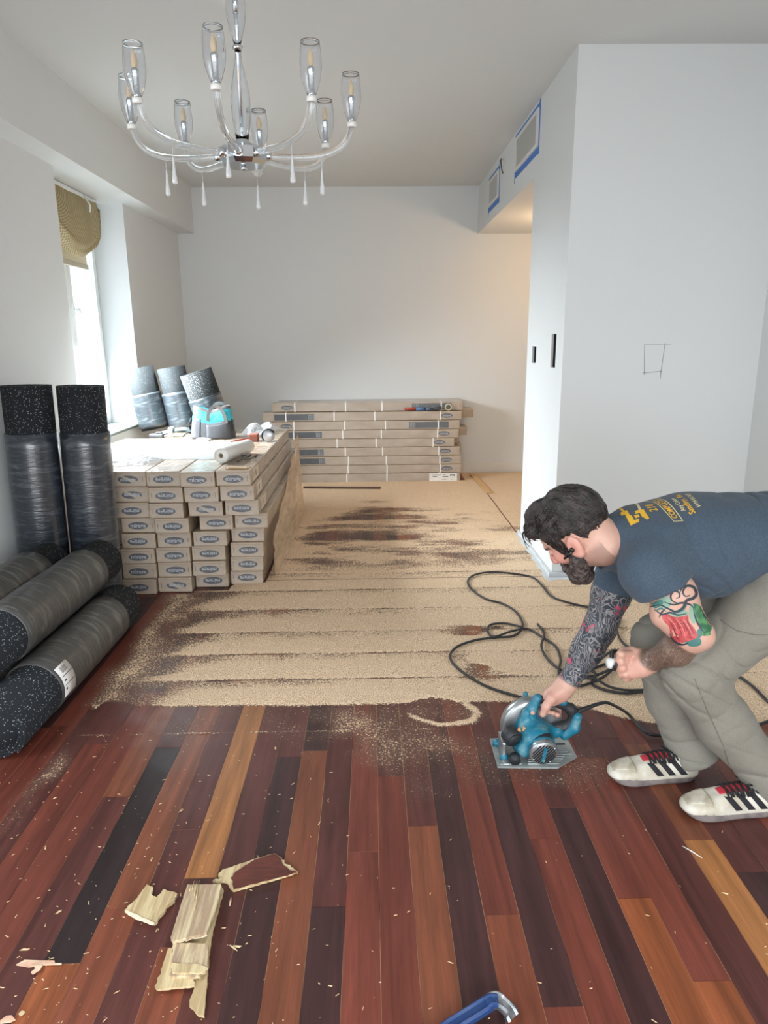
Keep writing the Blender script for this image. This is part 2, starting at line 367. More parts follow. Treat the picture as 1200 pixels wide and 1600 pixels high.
for k in range(k0, k1):
    xa, xb = max(XL, PX0+k*PW), PX0+(k+1)*PW
    if xa > XR and True: ystart = YO
    else: ystart = 0.7
    segs = []; sp = SPEC.get(k, None)
    y = ystart
    if sp is None or isinstance(sp, str):
        tone = sp or rnd.choice('RPDBRO'); ye = rnd.uniform(2.3, 3.0) if ystart < 1 else ystart
        if ye > y: segs.append((y, ye, tone)); y = ye
    else:
        js = sorted([(yz(p), far, near) for p, far, near in sp])
        for i, (jy, far, near) in enumerate(js):
            segs.append((y, jy, near)); y = jy; last = far
        ye = min(y + rnd.uniform(0.9, 1.3), 3.3); ye = max(ye, 2.75); segs.append((y, ye, last)); y = ye
    while y < YB - 0.05:
        ye = min(YB, y + rnd.uniform(1.3, 2.0))
        if YB - ye < 0.35: ye = YB
        segs.append((y, ye, rnd.choice('RPDBPO' if k > -9 else 'PDRP'))); y = ye
    for (a, b_, t) in segs:
        if cnt < 290 and xb <= XR + 0.05: plank(xa, min(xb, XR) if a < YC else xb, a, b_, TONE[t]); cnt += 1
        else: rest.box((xa+0.0007, a+0.0007, -0.012), (xb-0.0007, b_-0.0007, 0))
ro = rest.build('plank_field', M_PLANK, floor); ro.color = (*lin((112, 60, 44)), 1); ro['kind'] = 'stuff'

# ------------------------------------------------------------------ sawdust lying on the floor: one thin height field, nobody could count it
CUTS = [2.655, 2.899, 3.165, 3.43, 3.745, 4.06, 4.38]
def dust_density(x, y):
    wob = 0.022*fbm(x*3.1, y*0+3, 0, 4, 5)
    ye = 2.662 + wob - 0.2*smoothstep(0.72, 1.15, x) + (0.05+0.10*fbm(x*14, 0*x, 0, 3, 90))*smoothstep(-0.85, -1.15, x)
    d = smoothstep(ye-0.012, ye+0.03, y)
    # swept strips between the saw cuts
    st = np.ones_like(x); tt = np.zeros_like(x)
    yy = y + 0.012*fbm(x*2.2, y*2, 0, 3, 9)
    for i in range(len(CUTS)-1):
        a, b = CUTS[i], CUTS[i+1]; t = (yy-a)/(b-a); m = (t >= 0) & (t < 1)
        prof = 0.70 + 0.26*smoothstep(0.0, 0.2, t) - 0.40*smoothstep(0.35, 0.95, t)
        st = np.where(m, prof, st); tt = np.where(m, t, tt)
    grain = 0.14*fbm(x*9, y*18, 0, 4, 21) + 0.16*fbm(x*1.6, y*8, 0, 3, 33)
    right = smoothstep(-0.5, 0.6, x)
    near = np.clip(st + 0.10*right + grain + 0.03, 0.16, 0.93)
    for c in CUTS[1:]:
        wl = 0.006 + 0.004*vnoise(x*4, c*7, 0, 3)
        near = near - np.clip(0.34 + 0.40*fbm(x*3.5, c*5, 0, 3, 8), 0.05, 0.7)*np.exp(-((yy-c)/np.maximum(wl, 0.004))**2)
    # tongues fading out to the left
    xl = -1.08 + 0.26*tt + 0.10*fbm(x*2, y*9, 0, 3, 4)
    left = smoothstep(xl-0.08, xl+0.16, x)
    near = near*left + (1-left)*(0.37+0.16*fbm(x*9, y*9, 0, 3, 6) + 0.15*np.exp(-((x+1.17+0.05*fbm(y*4, x, 0, 2, 2))/0.05)**2))*smoothstep(-1.36, -1.16, x+0.08*fbm(x*5, y*5, 0, 2, 1))
    # swept and trodden patches further back
    n1 = fbm(x*1.5, y*6.5, 0, 4, 12); n2 = fbm(x*5, y*13, 0, 3, 14)
    mid = np.clip(0.50 + 0.70*n1 + 0.35*n2, 0.22, 1)
    far = np.clip(0.93 + 0.2*n1, 0.6, 1)
    wm = smoothstep(4.15, 4.75, y) ; wf = smoothstep(5.9, 6.6, y + 0.5*vnoise(x*2, y*0.5, 0, 2))
    body = near*(1-wm) + wm*(mid*(1-wf) + far*wf)
    mid_r = smoothstep(0.1, 1.0, x)*(1-wf)*wm; body = np.clip(body + 0.22*mid_r + 0.6*wm*np.exp(-((x+0.62)/0.10)**2)*(0.7+0.5*n2), 0, 1)
    # brown tracks the cord and boots rubbed into the dust
    tr = smoothstep(0.12, 0.42, fbm(x*3.5+1.7, y*5.5, 0, 3, 40))*smoothstep(0.25, 0.55, x)*smoothstep(1.25, 0.9, x)*smoothstep(2.8, 2.95, y)*smoothstep(3.8, 3.4, y)
    body = body*(1-0.75*tr)
    d = d*body
    # a swept hollow with a ridge round it
    hx, hy = at_z(686, 1110)[:2]; u = (x-hx-0.35*(y-hy)*-1)/0.13; v = (y-hy)/0.105
    rr = np.sqrt(u*u+v*v) + 0.18*fbm(x*12, y*12, 0, 2, 60)
    d = np.where(rr < 0.95, np.minimum(d, 0.30+0.1*fbm(x*30, y*30, 0, 2, 61)), d)
    ring = np.exp(-((rr-1.05)/0.16)**2)*smoothstep(-0.9, 0.3, -v+0.5*u)
    d = np.maximum(d, 0.95*ring)
    # thin scatter on the bare boards in front
    sc = 0.26*np.exp(-(((x-0.18)/0.3)**2 + ((y-2.35)/0.22)**2)) + 0.20*np.exp(-(((x+0.1)/0.9)**2 + ((y-2.55)/0.16)**2)) + 0.15*np.exp(-(((x-0.8)/0.5)**2 + ((y-2.15)/0.18)**2))
    sc = sc + 0.34*np.exp(-(((x+1.17)/0.05)**2 + ((y-2.22)/0.28)**2))*(1+fbm(x*9, y*9, 0, 2, 71)) + 0.10
    sc = sc*(0.75+0.7*fbm(x*8, y*8, 0, 3, 70))
    ln = 0.5*np.exp(-((y-2.467-0.004*vnoise(x*3, 0*y, 0, 2))/0.005)**2)*smoothstep(0.35, 0.15, x)*smoothstep(-1.25, -1.1, x)*(0.8+0.6*vnoise(x*15, 0*y, 0, 3))
    d = np.maximum(d, np.maximum(sc, ln))
    # nothing lies under the boxes
    yf = np.where(x < -1.11, 4.03, np.where(x < -0.9, 4.07, np.where(x < -0.885, 4.15, 4.205)))
    d = np.where((x > -1.8) & (x < -0.69) & (y > yf+0.012) & (y < 6.12), 0, d)
    d = np.where((x > -1.2) & (x < 1.0) & (y > 7.415), 0, d)
    return np.clip(d, 0, 1)
def grid(x0, x1, y0, y1, h):
    xs = np.arange(x0, x1+1e-6, h); ys = np.arange(y0, y1+1e-6, h)
    X, Y = np.meshgrid(xs, ys); n = len(xs)
    I = np.arange(len(xs)*len(ys)).reshape(X.shape)
    F = np.stack([I[:-1, :-1], I[:-1, 1:], I[1:, 1:], I[1:, :-1]], -1).reshape(-1, 4)
    return X.ravel(), Y.ravel(), F
def dust_sheet(name, x0, x1, y0, y1, h):
    X, Y, F = grid(x0, x1, y0, y1, h); D = dust_density(X, Y)
    Z = 0.0012 + 0.007*np.clip(D-0.35, 0, 1) + 0.0035*np.clip(D-0.3, 0, 1)*fbm(X*22, Y*22, 0, 2, 81)
    keep = (D[F].max(1) > 0.16); F = F[keep]
    use, inv = np.unique(F, return_inverse=True); F = inv.reshape(F.shape)
    V = np.stack([X[use], Y[use], Z[use]], -1)
    o = npmesh(name, V, F, M_DUST, None, True, {'dust_cover': ('FLOAT', D[use])}); o['kind'] = 'stuff'; return o
dust_sheet('sawdust', XL+0.02, XR-0.01, 1.1, YC-0.01, 0.009)
dust_sheet('sawdust', XL+0.3, XC-0.012, YC-0.01, YB-0.02, 0.011)
dust_sheet('sawdust', XC-0.012, XR+1.5, YO+0.012, YB-0.02, 0.02)

# small chips of pale wood strewn over the dark boards: nobody could count them
b = MB(); r2 = random.Random(3)
for i in range(400):
    if i < 300: px, py = r2.uniform(0, 620)*(r2.random()**0.35), r2.uniform(1130, 1600)
    else: px, py = r2.uniform(0, 1200), r2.uniform(1130, 1600)
    p = at_z(px, py); s = r2.uniform(0.0008, 0.0026)*(2.2 if r2.random() < 0.08 else 1); a = r2.uniform(0, PI); l = s*r2.uniform(1.0, 3.5)
    M = Matrix.Translation((p[0], p[1], 0.0014)) @ Matrix.Rotation(a, 4, 'Z') @ Matrix.Rotation(r2.uniform(-.3, .3), 4, 'X')
    b.add([M @ Vector(q) for q in [(-l, -s*0.5, 0), (l*0.7, -s*0.6, 0), (l, s*0.4, 0), (-l*0.6, s*0.6, 0), (0, 0, s*0.7)]], [(0, 1, 4), (1, 2, 4), (2, 3, 4), (3, 0, 4), (3, 2, 1, 0)])
M_CHIP = mat('pale_wood', (226, 200, 160), 0.75, rgb2=(206, 172, 128), nscale=14, stretch=(1, 14, 14))
chips = b.build('wood_chips', M_CHIP); chips['kind'] = 'stuff'

# ------------------------------------------------------------------ stacks of flooring boxes
def carton_mat(name, a, b2, coat):
    m = mat(name, a, 0.6, rgb2=b2, nscale=5, bump=0.2, bscale=14, coat=coat, coat_rough=0.1, lo=0.35, hi=0.65, stretch=(1, 1, 2.2))
    nd, lk = m.node_tree.nodes, m.node_tree.links; b = nd['Principled BSDF']; tc = nd.new('ShaderNodeTexCoord'); mp = nd.new('ShaderNodeMapping'); mp.inputs['Scale'].default_value = (1, 0.35, 2.6); mp.inputs['Rotation'].default_value = (0, 0.5, 0)
    oi = nd.new('ShaderNodeObjectInfo'); ad = N(nd, 'ShaderNodeVectorMath', operation='ADD'); sc = N(nd, 'ShaderNodeVectorMath', operation='SCALE'); sc.inputs[0].default_value = (7, 5, 3); lk.new(oi.outputs['Random'], sc.inputs['Scale'])
    lk.new(tc.outputs['Object'], ad.inputs[0]); lk.new(sc.outputs[0], ad.inputs[1]); lk.new(ad.outputs[0], mp.inputs[0])
    n = N(nd, 'ShaderNodeTexNoise', Scale=16, Detail=5, Distortion=1.5); lk.new(mp.outputs[0], n.inputs['Vector'])
    bp = N(nd, 'ShaderNodeBump', Strength=0.9, Distance=0.012); lk.new(n.outputs['Fac'], bp.inputs['Height']); lk.new(bp.outputs[0], b.inputs['Coat Normal'])
    return m
M_CARD = carton_mat('brown_carton_in_film', (178, 160, 138), (160, 140, 118), 1.0)
M_CARDT = mat('dusty_carton_side', (196, 168, 136), 0.8, rgb2=(182, 152, 118), nscale=6, bump=0.25, bscale=10)
M_INK = mat('dark_ink', (64, 66, 72), 0.35, coat=0.6)
M_INKW = mat('light_ink', (168, 170, 172), 0.5)
M_STRAP = mat('white_strapping', (238, 236, 230), 0.4)
M_TICK = mat('black_print', (46, 44, 44), 0.5)
BW, BH = 0.205, 0.0935
def carton_mesh(L, w=BW, h=BH):
    """box along +Y, one end at y = 0, centre of the end at the origin in x, base at z = 0"""
    b = MB().rbox((-w/2+0.001, 0, 0.0008), (w/2-0.001, L, h-0.0008), 0.005, jit=0.0015)
    fl = MB(); return b
tv, tf = text_geo('mirage', 0.034, 0.0006)
def oval_mesh(a=0.060, bb=0.0235):
    n = 36; b = MB(); ring = [(a*math.cos(2*PI*i/n), bb*math.sin(2*PI*i/n)) for i in range(n)]
    M = Matrix.Rotation(PI/2, 4, 'X')
    b.prism(ring, -0.0006, 0.0006, 0, M); return b
me_oval = oval_mesh().mesh('oval_logo', M_INK)
M90 = Matrix.Rotation(PI/2, 4, 'X')
bt = MB(); bt.add([M90 @ Vector((x, y*1.05, 0.0010)) for x, y, z in tv], tf); me_brand = bt.mesh('lettering', M_INKW)
bt = MB()
for q in (-0.012, -0.004, 0.004, 0.012): bt.box((-0.0016, -0.0006, q-0.0028), (0.0016, 0.0003, q+0.0028))
me_mark = bt.mesh('printed_mark', M_TICK)
cartons = [carton_mesh(2.0).mesh('carton', [M_CARD]) for _ in range(6)]
bf = MB().box((-BW/2+0.012, -0.0008, 0), (BW/2-0.012, 0.0006, 0.0012)); me_flap = bf.mesh('flap_edge', mat('dark_flap_line', (120, 98, 76), 0.8))  # thin darker brown line marking the end flap
M_ENDFILM = film('crinkled_clear_film', (235, 238, 242), 0.10, 0.14, 0.0)
def end_film(seed):
    V = []; nx, nz = 16, 7; rq = random.Random(seed)
    for j in range(nz+1):
        for i in range(nx+1):
            x = -BW/2+0.012+(BW-0.024)*i/nx; z = -BH/2+0.008+(BH-0.016)*j/nz
            V.append((x+rq.uniform(-.004, .004), -0.0005-0.0048*abs(float(vnoise(x*55+z*90, z*45-x*20, 0, seed))) - 0.001*rq.random(), z+rq.uniform(-.003, .003)))
    T = []
    for j in range(nz):
        for i in range(nx):
            a = j*(nx+1)+i; T += [(a, a+1, a+nx+2), (a, a+nx+2, a+nx+1)] if rq.random() < .5 else [(a, a+1, a+nx+1), (a+1, a+nx+2, a+nx+1)]
    return MB().add(V, T).mesh('film_wrap', M_ENDFILM)
end_films = [end_film(q) for q in range(5)]
ordinal = ['top', 'second', 'third', 'fourth', 'fifth', 'sixth', 'seventh', 'bottom']
colname = ['leftmost partly hidden', 'left', 'second', 'third', 'right-hand']
ROWS = [  # left px of each front face, row by row from the top; front distance
    [None, 175, 232, 282, 338], [None, 180, 233, 288, 344], [None, 185, 233, 295, 352], [None, 190, 242, 312, 367],
    [None, 190, 246, 302, 362], [None, 192, 247, 300, 361], [None, 193, 248, 301, 361], [None, 193, 250, 307, 361]]
YF = {1: [4.10, 4.10, 4.08, 4.09, 4.07, 4.06, 4.06, 4.04], 2: [4.09, 4.06, 4.06, 4.06, 4.08, 4.08, 4.08, 4.07], 3: [4.06, 4.07, 4.10, 4.13, 4.10, 4.11, 4.09, 4.15], 4: [4.08, 4.09, 4.11, 4.16, 4.19, 4.17, 4.18, 4.20]}
for r in range(8):
    z = (7-r)*(BH+0.0006) + 0.0006; prev = None
    for c in (4, 3, 2, 1, 0):
        if c == 0: y = 4.12 + 0.05*rnd.random(); x = prev - BW - 0.004
        else:
            y = YF[c][r]; x = float(at_y(ROWS[r][c], 800, y)[0]); x += (float(at_y(ROWS[r][c], 760, y)[0])-x)*0
            xs = [float(at_y(ROWS[r][c], py, y)[0]) for py in (735, 915)]; x = xs[0] + (xs[1]-xs[0])*(0.752-z)/0.752
            if prev is not None: x = min(x, prev - BW - 0.003)
        prev = x
        gap = 'pushed back into a dark gap ' if False else ''
        lab = f'brown flooring box, {ordinal[r]} row of the near stack, {colname[c]} column'
        t = thing('flooring_box', lab, 'box', (x+BW/2, y, z), (0, 0, rnd.uniform(-0.0006, 0.0006)), 'brown flooring boxes in the near stack')
        link('carton', cartons[rnd.randrange(6)], t)
        up = rnd.random() < 0.6
        ov = link('oval_logo', me_oval, t, (rnd.uniform(-0.006, 0.01), -0.0004, BH*0.47)); ov.rotation_euler = (0, PI if up else 0, 0)
        link('lettering', me_brand, ov)
        link('printed_mark', me_mark, t, (0.083 if not up else -0.083, -0.0004, BH*0.5))
        link('flap_edge', me_flap, t, (0, 0, BH*0.85))
        link('film_wrap', end_films[rnd.randrange(5)], t, (0, -0.0012, BH/2)).scale = (rnd.choice((-1, 1)), 1, 1)
        if c == 4 and r < 3:
            q = MB().box((BW/2-0.0012, 0.10, 0.012), (BW/2+0.0002, 0.30, BH-0.01), 0).box((BW/2-0.0004, 0.19, 0.03), (BW/2+0.0006, 0.21, BH-0.03), 1).box((BW/2-0.0004, 0.12, 0.03), (BW/2+0.0006, 0.126, BH-0.03), 1)
            lb = q.build('paper_label', [mat('paper_label', (205, 190, 168), 0.6), M_TICK], t); lb['label'] = 'pale paper label with dark print'
ZTOP = 8*(BH+0.0006)
# dusty stretch film hanging loose down the right side of the near stack
nx_, nz_ = 90, 26; V = []
for j in range(nz_+1):
    for i in range(nx_+1):
        u, v = i/nx_, j/nz_; y = 4.30 + 1.80*u; z = 0.012 + (0.50 - 0.22*(1-u))*v + 0.20*u*v
        o = 0.014 + 0.018*(1-v)*float(smoothstep(0.0, 0.3, u)) + 0.016*float(fbm(u*9-v*4, v*5, 0, 3, 50)); V.append((max(0.004, o), y-4.3, z))
F = [(j*(nx_+1)+i, j*(nx_+1)+i+1, (j+1)*(nx_+1)+i+1, (j+1)*(nx_+1)+i) for j in range(nz_) for i in range(nx_)]
def dusty_film():
    m, nd, lk, b = nt('dust_covered_film'); tc = nd.new('ShaderNodeTexCoord'); mp = nd.new('ShaderNodeMapping'); mp.inputs['Scale'].default_value = (1, 0.7, 3); mp.inputs['Rotation'].default_value = (-0.35, 0, 0)
    lk.new(tc.outputs['Object'], mp.inputs[0]); n = N(nd, 'ShaderNodeTexNoise', Scale=7, Detail=6, Distortion=1.0); lk.new(mp.outputs[0], n.inputs['Vector'])
    r = nd.new('ShaderNodeMapRange'); r.inputs[1].default_value = 0.35; r.inputs[2].default_value = 0.65; r.inputs[3].default_value = 0.55; r.inputs[4].default_value = 0.78; lk.new(n.outputs['Fac'], r.inputs[0]); lk.new(r.outputs[0], b.inputs['Alpha'])
    b.inputs['Base Color'].default_value = (*lin((216, 188, 156)), 1); b.inputs['Roughness'].default_value = 0.7
    bp = N(nd, 'ShaderNodeBump', Strength=0.5, Distance=0.01); lk.new(n.outputs['Fac'], bp.inputs['Height']); lk.new(bp.outputs[0], b.inputs['Normal']); return m
XS = -0.652
o = npmesh('dusty_film', V, F, dusty_film(), None, True, loc=(XS, 4.30, 0.002)); tag(o, 'dust covered plastic film hanging down the right side of the near stack', 'film')
# far stack against the back wall: the boxes lie sideways
zrow = [0, .0945, .189, .284, .378, .472, .567, .662, .757, .852]
FX = [(465-60, 720), (470-60, 722), (465-60, 721), (462-60, 719), (440-40, 710), (430-20, 717), (406, 718), (410, 721), (425, 722)]   # from the bottom up
side_car = [carton_mesh(2.02).mesh('carton', [M_CARD]) for _ in range(3)]
M_PANEL = mat('dark_print_panel', (50, 54, 58), 0.35, coat=0.6, bump=0.2, bscale=30)
far_ord = ['bottom', 'eighth', 'seventh', 'sixth', 'fifth', 'fourth', 'third', 'second', 'top']
for i in range(9):
    yf = 7.40 if i < 8 else 7.455
    x1 = float(at_y(FX[i][1], 690, yf)[0]); L = 2.0; x0 = x1 - L
    if i >= 7: x0 = float(at_y(FX[i][0], 640, yf)[0]); L = x1-x0
    lab = f'brown flooring box lying sideways, {far_ord[i]} box of the far stack by the back wall'
    if i == 8: lab = 'topmost brown flooring box of the far stack, set back from those below'
    t = thing('flooring_box', lab, 'box', (x0, yf, zrow[i]), (0, 0, 0), 'brown flooring boxes in the far stack')
    o = link('carton', side_car[i % 3], t, (0, BW/2, 0)); o.rotation_euler = (0, 0, -PI/2); o.scale = (1, L/2.02, 1)
    flip = i in (7, 5, 2, 1+1, 3) ; pl = 0.13 if flip else L-0.13-0.42
    if i in (8, 6): pl = L-0.12-0.42
    if i in (7, 5, 3, 2): pl = 0.12
    if i in (8, 7, 6, 5, 3, 2):
        pb = MB().box((pl, -0.0012, 0.014), (pl+0.42, 0.0003, BH-0.016))
        pp = pb.build('print_panel', M_PANEL, t); pp['label'] = 'dark printed panel'
        gx = pl+0.012 if pl > 0.5 else pl+0.36
        gb = MB()
        for q in range(4): gb.box((gx+q*0.017, -0.0019, 0.016), (gx+q*0.017+0.003, -0.0005, BH-0.018))
        for q in range(3): gb.box((gx-0.002, -0.0019, 0.03+q*0.015), (gx+0.055, -0.0005, 0.0325+q*0.015))
        gb.build('printed_grid', M_INKW, pp)
    V = []; rq = random.Random(i+70); nx, nz = 44, 7
    for jz in range(nz+1):
        for ix in range(nx+1):
            V.append((0.03+(L-0.06)*ix/nx, -0.0032-0.0045*abs(float(vnoise(ix*0.21, jz*0.9, i, 7)))-0.001*rq.random(), 0.006+(BH-0.012)*jz/nz+rq.uniform(-.004, .004)*(0 < jz < nz)))
    T = [q for jz in range(nz) for ix in range(nx) for a in (jz*(nx+1)+ix,) for q in ((a, a+1, a+nx+2), (a, a+nx+2, a+nx+1))]
    MB().add(V, T).build('film_wrap', M_ENDFILM, t)
    ox = L-0.16 if i not in (8, 6) else (0.16 if i == 8 else 0.16)
    ov = link('oval_logo', me_oval, t, (ox, -0.0008, BH*0.5)); link('lettering', me_brand, ov)
    for q in (0.235, 0.76, 1.18, L-0.235):
        q += rnd.uniform(-0.03, 0.03) if 0.3 < q < 1.6 else 0
        sb = MB().box((q, -0.003, 0.0), (q+0.013, 0.0, BH)).box((q, -0.003, BH-0.0012), (q+0.013, 0.20, BH+0.0006)); sb.build('strap', M_STRAP, t)
    if i == 0:
        q = MB().box((L-0.335, -0.0045, 0.004), (L-0.035, -0.0025, 0.088), 0)
        q.box((L-0.11, -0.0052, 0.056), (L-0.06, -0.004, 0.076), 1).box((L-0.10, -0.0056, 0.060), (L-0.07, -0.0045, 0.070), 0)
        for a, w_, zz in ((0.31, 0.10, 0.068), (0.19, 0.03, 0.068), (0.19, 0.06, 0.05), (0.30, 0.05, 0.052), (0.2, 0.05, 0.02), (0.10, 0.03, 0.02)): q.box((L-a, -0.0052, zz), (L-a+w_, -0.004, zz+0.006), 1)
        lb = q.build('paper_label', [mat('white_label', (236, 234, 228), 0.6), M_TICK], t); lb['label'] = 'white shipping label with black print'
for (i, px) in ((7, 738), (5, 729), (3, 720), (8, 718), (6, 712), (4, 716), (2, 716), (1, 717), (0, 716)):
    yf = 7.40+BW+0.004 if i < 8 else 7.40+BW+0.06
    x1 = float(at_y(px, 690, yf)[0])
    lab = {7: 'brown flooring box end sticking out furthest behind the far stack', 5: 'brown flooring box behind the far stack, its end just clear, fourth row'}.get(i, f'brown flooring box hidden behind the {far_ord[i]} box of the far stack')
    t = thing('flooring_box', lab, 'box', (x1-2.0, yf, zrow[i]), (0, 0, 0), 'brown flooring boxes in the far stack')
    o = link('carton', side_car[i % 3], t, (0, BW/2, 0)); o.rotation_euler = (0, 0, -PI/2); o.scale = (1, 2.0/2.02, 1)

# ------------------------------------------------------------------ rolls of black rubber underlay
def rubber_mat(name, base, fleck, dens):
    m, nd, lk, b = nt(name)
    tc = nd.new('ShaderNodeTexCoord')
    v = N(nd, 'ShaderNodeTexVoronoi', Scale=190); lk.new(tc.outputs['Object'], v.inputs['Vector'])
    sh = nd.new('ShaderNodeSeparateColor'); lk.new(v.outputs['Color'], sh.inputs[0])
    g = N(nd, 'ShaderNodeMath', operation='GREATER_THAN'); g.inputs[1].default_value = 1-dens; lk.new(sh.outputs[0], g.inputs[0])
    l2 = N(nd, 'ShaderNodeMath', operation='LESS_THAN'); l2.inputs[1].default_value = 0.36; lk.new(v.outputs['Distance'], l2.inputs[0])
    mu = N(nd, 'ShaderNodeMath', operation='MULTIPLY'); lk.new(g.outputs[0], mu.inputs[0]); lk.new(l2.outputs[0], mu.inputs[1])
    mx = N(nd, 'ShaderNodeMix', data_type='RGBA'); mx.inputs[6].default_value = (*lin(base), 1); mx.inputs[7].default_value = (*lin(fleck), 1)
    lk.new(mu.outputs[0], mx.inputs[0]); lk.new(mx.outputs[2], b.inputs['Base Color']); b.inputs['Roughness'].default_value = 0.85; b.inputs['Specular IOR Level'].default_value = 0.3
    n = N(nd, 'ShaderNodeTexNoise', Scale=180, Detail=3); lk.new(tc.outputs['Object'], n.inputs['Vector'])
    bp = N(nd, 'ShaderNodeBump', Strength=0.4, Distance=0.004); lk.new(n.outputs['Fac'], bp.inputs['Height']); lk.new(bp.outputs[0], b.inputs['Normal'])
    return m
M_RUB = rubber_mat('flecked_black_rubber', (33, 36, 40), (170, 178, 180), 0.15)
M_RUBG = rubber_mat('flecked_grey_rubber', (36, 41, 43), (84, 90, 92), 0.10)
def wrap_mat(name, base, streak, rough, coat):
    """stretch film pulled tight round the roll: glossy coat over creased rings"""
    m, nd, lk, b = nt(name)
    tc = nd.new('ShaderNodeTexCoord'); mp = nd.new('ShaderNodeMapping'); mp.inputs['Scale'].default_value = (4, 4, 24); lk.new(tc.outputs['Object'], mp.inputs[0])
    n = N(nd, 'ShaderNodeTexNoise', Scale=1.6, Detail=6, Distortion=1.2); lk.new(mp.outputs[0], n.inputs['Vector'])
    r = nd.new('ShaderNodeValToRGB'); e = r.color_ramp.elements; e[0].position = 0.5; e[0].color = (*lin(base), 1); e[1].position = 0.8; e[1].color = (*lin(streak), 1)
    lk.new(n.outputs['Fac'], r.inputs[0]); lk.new(r.outputs[0], b.inputs['Base Color'])
    b.inputs['Roughness'].default_value = rough; b.inputs['Coat Weight'].default_value = coat; b.inputs['Coat Roughness'].default_value = 0.18
    bp = N(nd, 'ShaderNodeBump', Strength=0.35, Distance=0.006); lk.new(n.outputs['Fac'], bp.inputs['Height'])
    lk.new(bp.outputs[0], b.inputs['Normal']); lk.new(bp.outputs[0], b.inputs['Coat Normal'])
    return m
M_WRAPD = wrap_mat('stretch_film_over_black', (40, 46, 54), (96, 104, 112), 0.3, 1.0)
M_WRAPG = wrap_mat('dusty_stretch_film', (68, 68, 66), (126, 124, 118), 0.5, 0.35)
M_WRAPB = wrap_mat('stretch_film_over_grey', (50, 57, 62), (116, 124, 130), 0.35, 0.8)
def roll(label, p0, p1, r, film_rng, rub, wrap, seam=0.0, group='rolls of rubber underlay', paper=None, name='underlay_roll', turns=3):
    p0, p1 = Vector(p0), Vector(p1); d = p1-p0; L = d.length; q = d.to_track_quat('Z', 'Y')
    t = thing(name, label, 'roll', p0, (0, 0, 0), group); t.rotation_mode = 'QUATERNION'; t.rotation_quaternion = q
    # spiral sheet: outer skin with a loose end, seen coiled at the ends
    th = 0.0085; n = 44; b = MB(); pts = []
    tot = turns*n
    for i in range(tot+1):
        a = seam - 2*PI*i/n; rad = r - (th*1.25)*i/n
        pts.append((rad, a))
    vs = []
    for (rad, a) in pts:
        for rr, zz in ((rad, 0), (rad, L), (rad-th, L), (rad-th, 0)): vs.append((rr*math.cos(a), rr*math.sin(a), zz))
    fs = []
    for i in range(tot):
        for k in range(4): fs.append((i*4+k, i*4+(k+1) % 4, (i+1)*4+(k+1) % 4, (i+1)*4+k))
    fs += [(0, 3, 2, 1), (tot*4, tot*4+1, tot*4+2, tot*4+3)]
    b.add(vs, fs, 0, False)
    for i in range(len(fs)): b.sm[i] = (i % 4 in (0, 2)) and i < 4*tot
    b.build('rubber_sheet', rub, t)
    rc = r - th*1.25*turns - 0.002
    c = MB().lathe([(rc*0.25, 0.004), (rc, 0.004), (rc, L-0.004), (rc*0.25, L-0.004), (rc*0.25, 0.004)], 32, cap=(False, False)); c.build('rolled_core', rub, t)
    b = MB(); f0, f1 = film_rng; prof = []
    m = 14
    for i in range(m+1): prof.append((r+0.0016+0.0012*rnd.random(), f0+(f1-f0)*i/m))
    prof = [(r-0.004, f0-0.001)] + prof + [(r-0.004, f1+0.001)]
    b.lathe(prof, 44, cap=(False, False)); fo = b.build('stretch_film', wrap, t); fo['label'] = 'clear stretch film band'
    if paper:
        z0, z1, wd, ha = paper; b = MB(); k = 10; wl = q.inverted() @ Vector(wd); ac = math.atan2(wl.y, wl.x); a0, a1 = ac-ha, ac+ha
        vs = []
        for i in range(k+1):
            a = a0+(a1-a0)*i/k
            for rr in (r+0.0034, r+0.0042):
                for zz in (z0, z1): vs.append((rr*math.cos(a), rr*math.sin(a), zz))
        fs = []
        for i in range(k):
            o = i*4; fs += [(o+2, o+3, o+7, o+6), (o+1, o, o+4, o+5), (o, o+2, o+6, o+4), (o+3, o+1, o+5, o+7)]
        b.add(vs, fs, 0, True)
        def patch(u0, u1, w0, w1):
            pv = []
            for (u, w) in ((u0, w0), (u1, w0), (u1, w1), (u0, w1)):
                a = a0+(a1-a0)*u; pv.append(((r+0.0047)*math.cos(a), (r+0.0047)*math.sin(a), z0+(z1-z0)*w))
            b.add(pv, [(0, 1, 2, 3)], 1)
        for u in np.linspace(0.08, 0.24, 7): patch(u, u+0.012, 0.25, 0.7)
        patch(0.33, 0.35, 0.1, 0.95); patch(0.45, 0.50, 0.12, 0.3); patch(0.6, 0.62, 0.1, 0.95); patch(0.7, 0.78, 0.1, 0.22)
        po = b.build('paper_label', [mat('white_paper_label', (232, 230, 226), 0.5), M_TICK], t); po['label'] = 'white paper label with black print'
    return t
RL = 0.12
zB = 0.33
roll('black rubber roll lying nearest on the floor, white paper label on its film', (-1.40, 2.31, RL), (-1.374, 3.563, RL), RL, (0.30, 1.06), M_RUB, M_WRAPG, -2.3, paper=(0.315, 0.415, (0.97, -0.1, 0.22), 0.55))
roll('black rubber roll on top of the lying pile, nearest its edge', (-1.535, 2.45, zB+.006), (-1.495, 3.69, zB+.006), RL, (0.22, 1.03), M_RUB, M_WRAPG, 0.9)
roll('black rubber roll on top of the lying pile, against the left wall', (-1.784, 2.42, zB+0.006), (-1.764, 3.655, zB+0.006), RL, (0.24, 1.04), M_RUB, M_WRAPG, 0.6)
roll('black rubber roll on the floor under the lying pile, second from the edge', (-1.648, 2.30, RL), (-1.628, 3.55, RL), RL, (0.25, 1.0), M_RUB, M_WRAPG, 2.0)
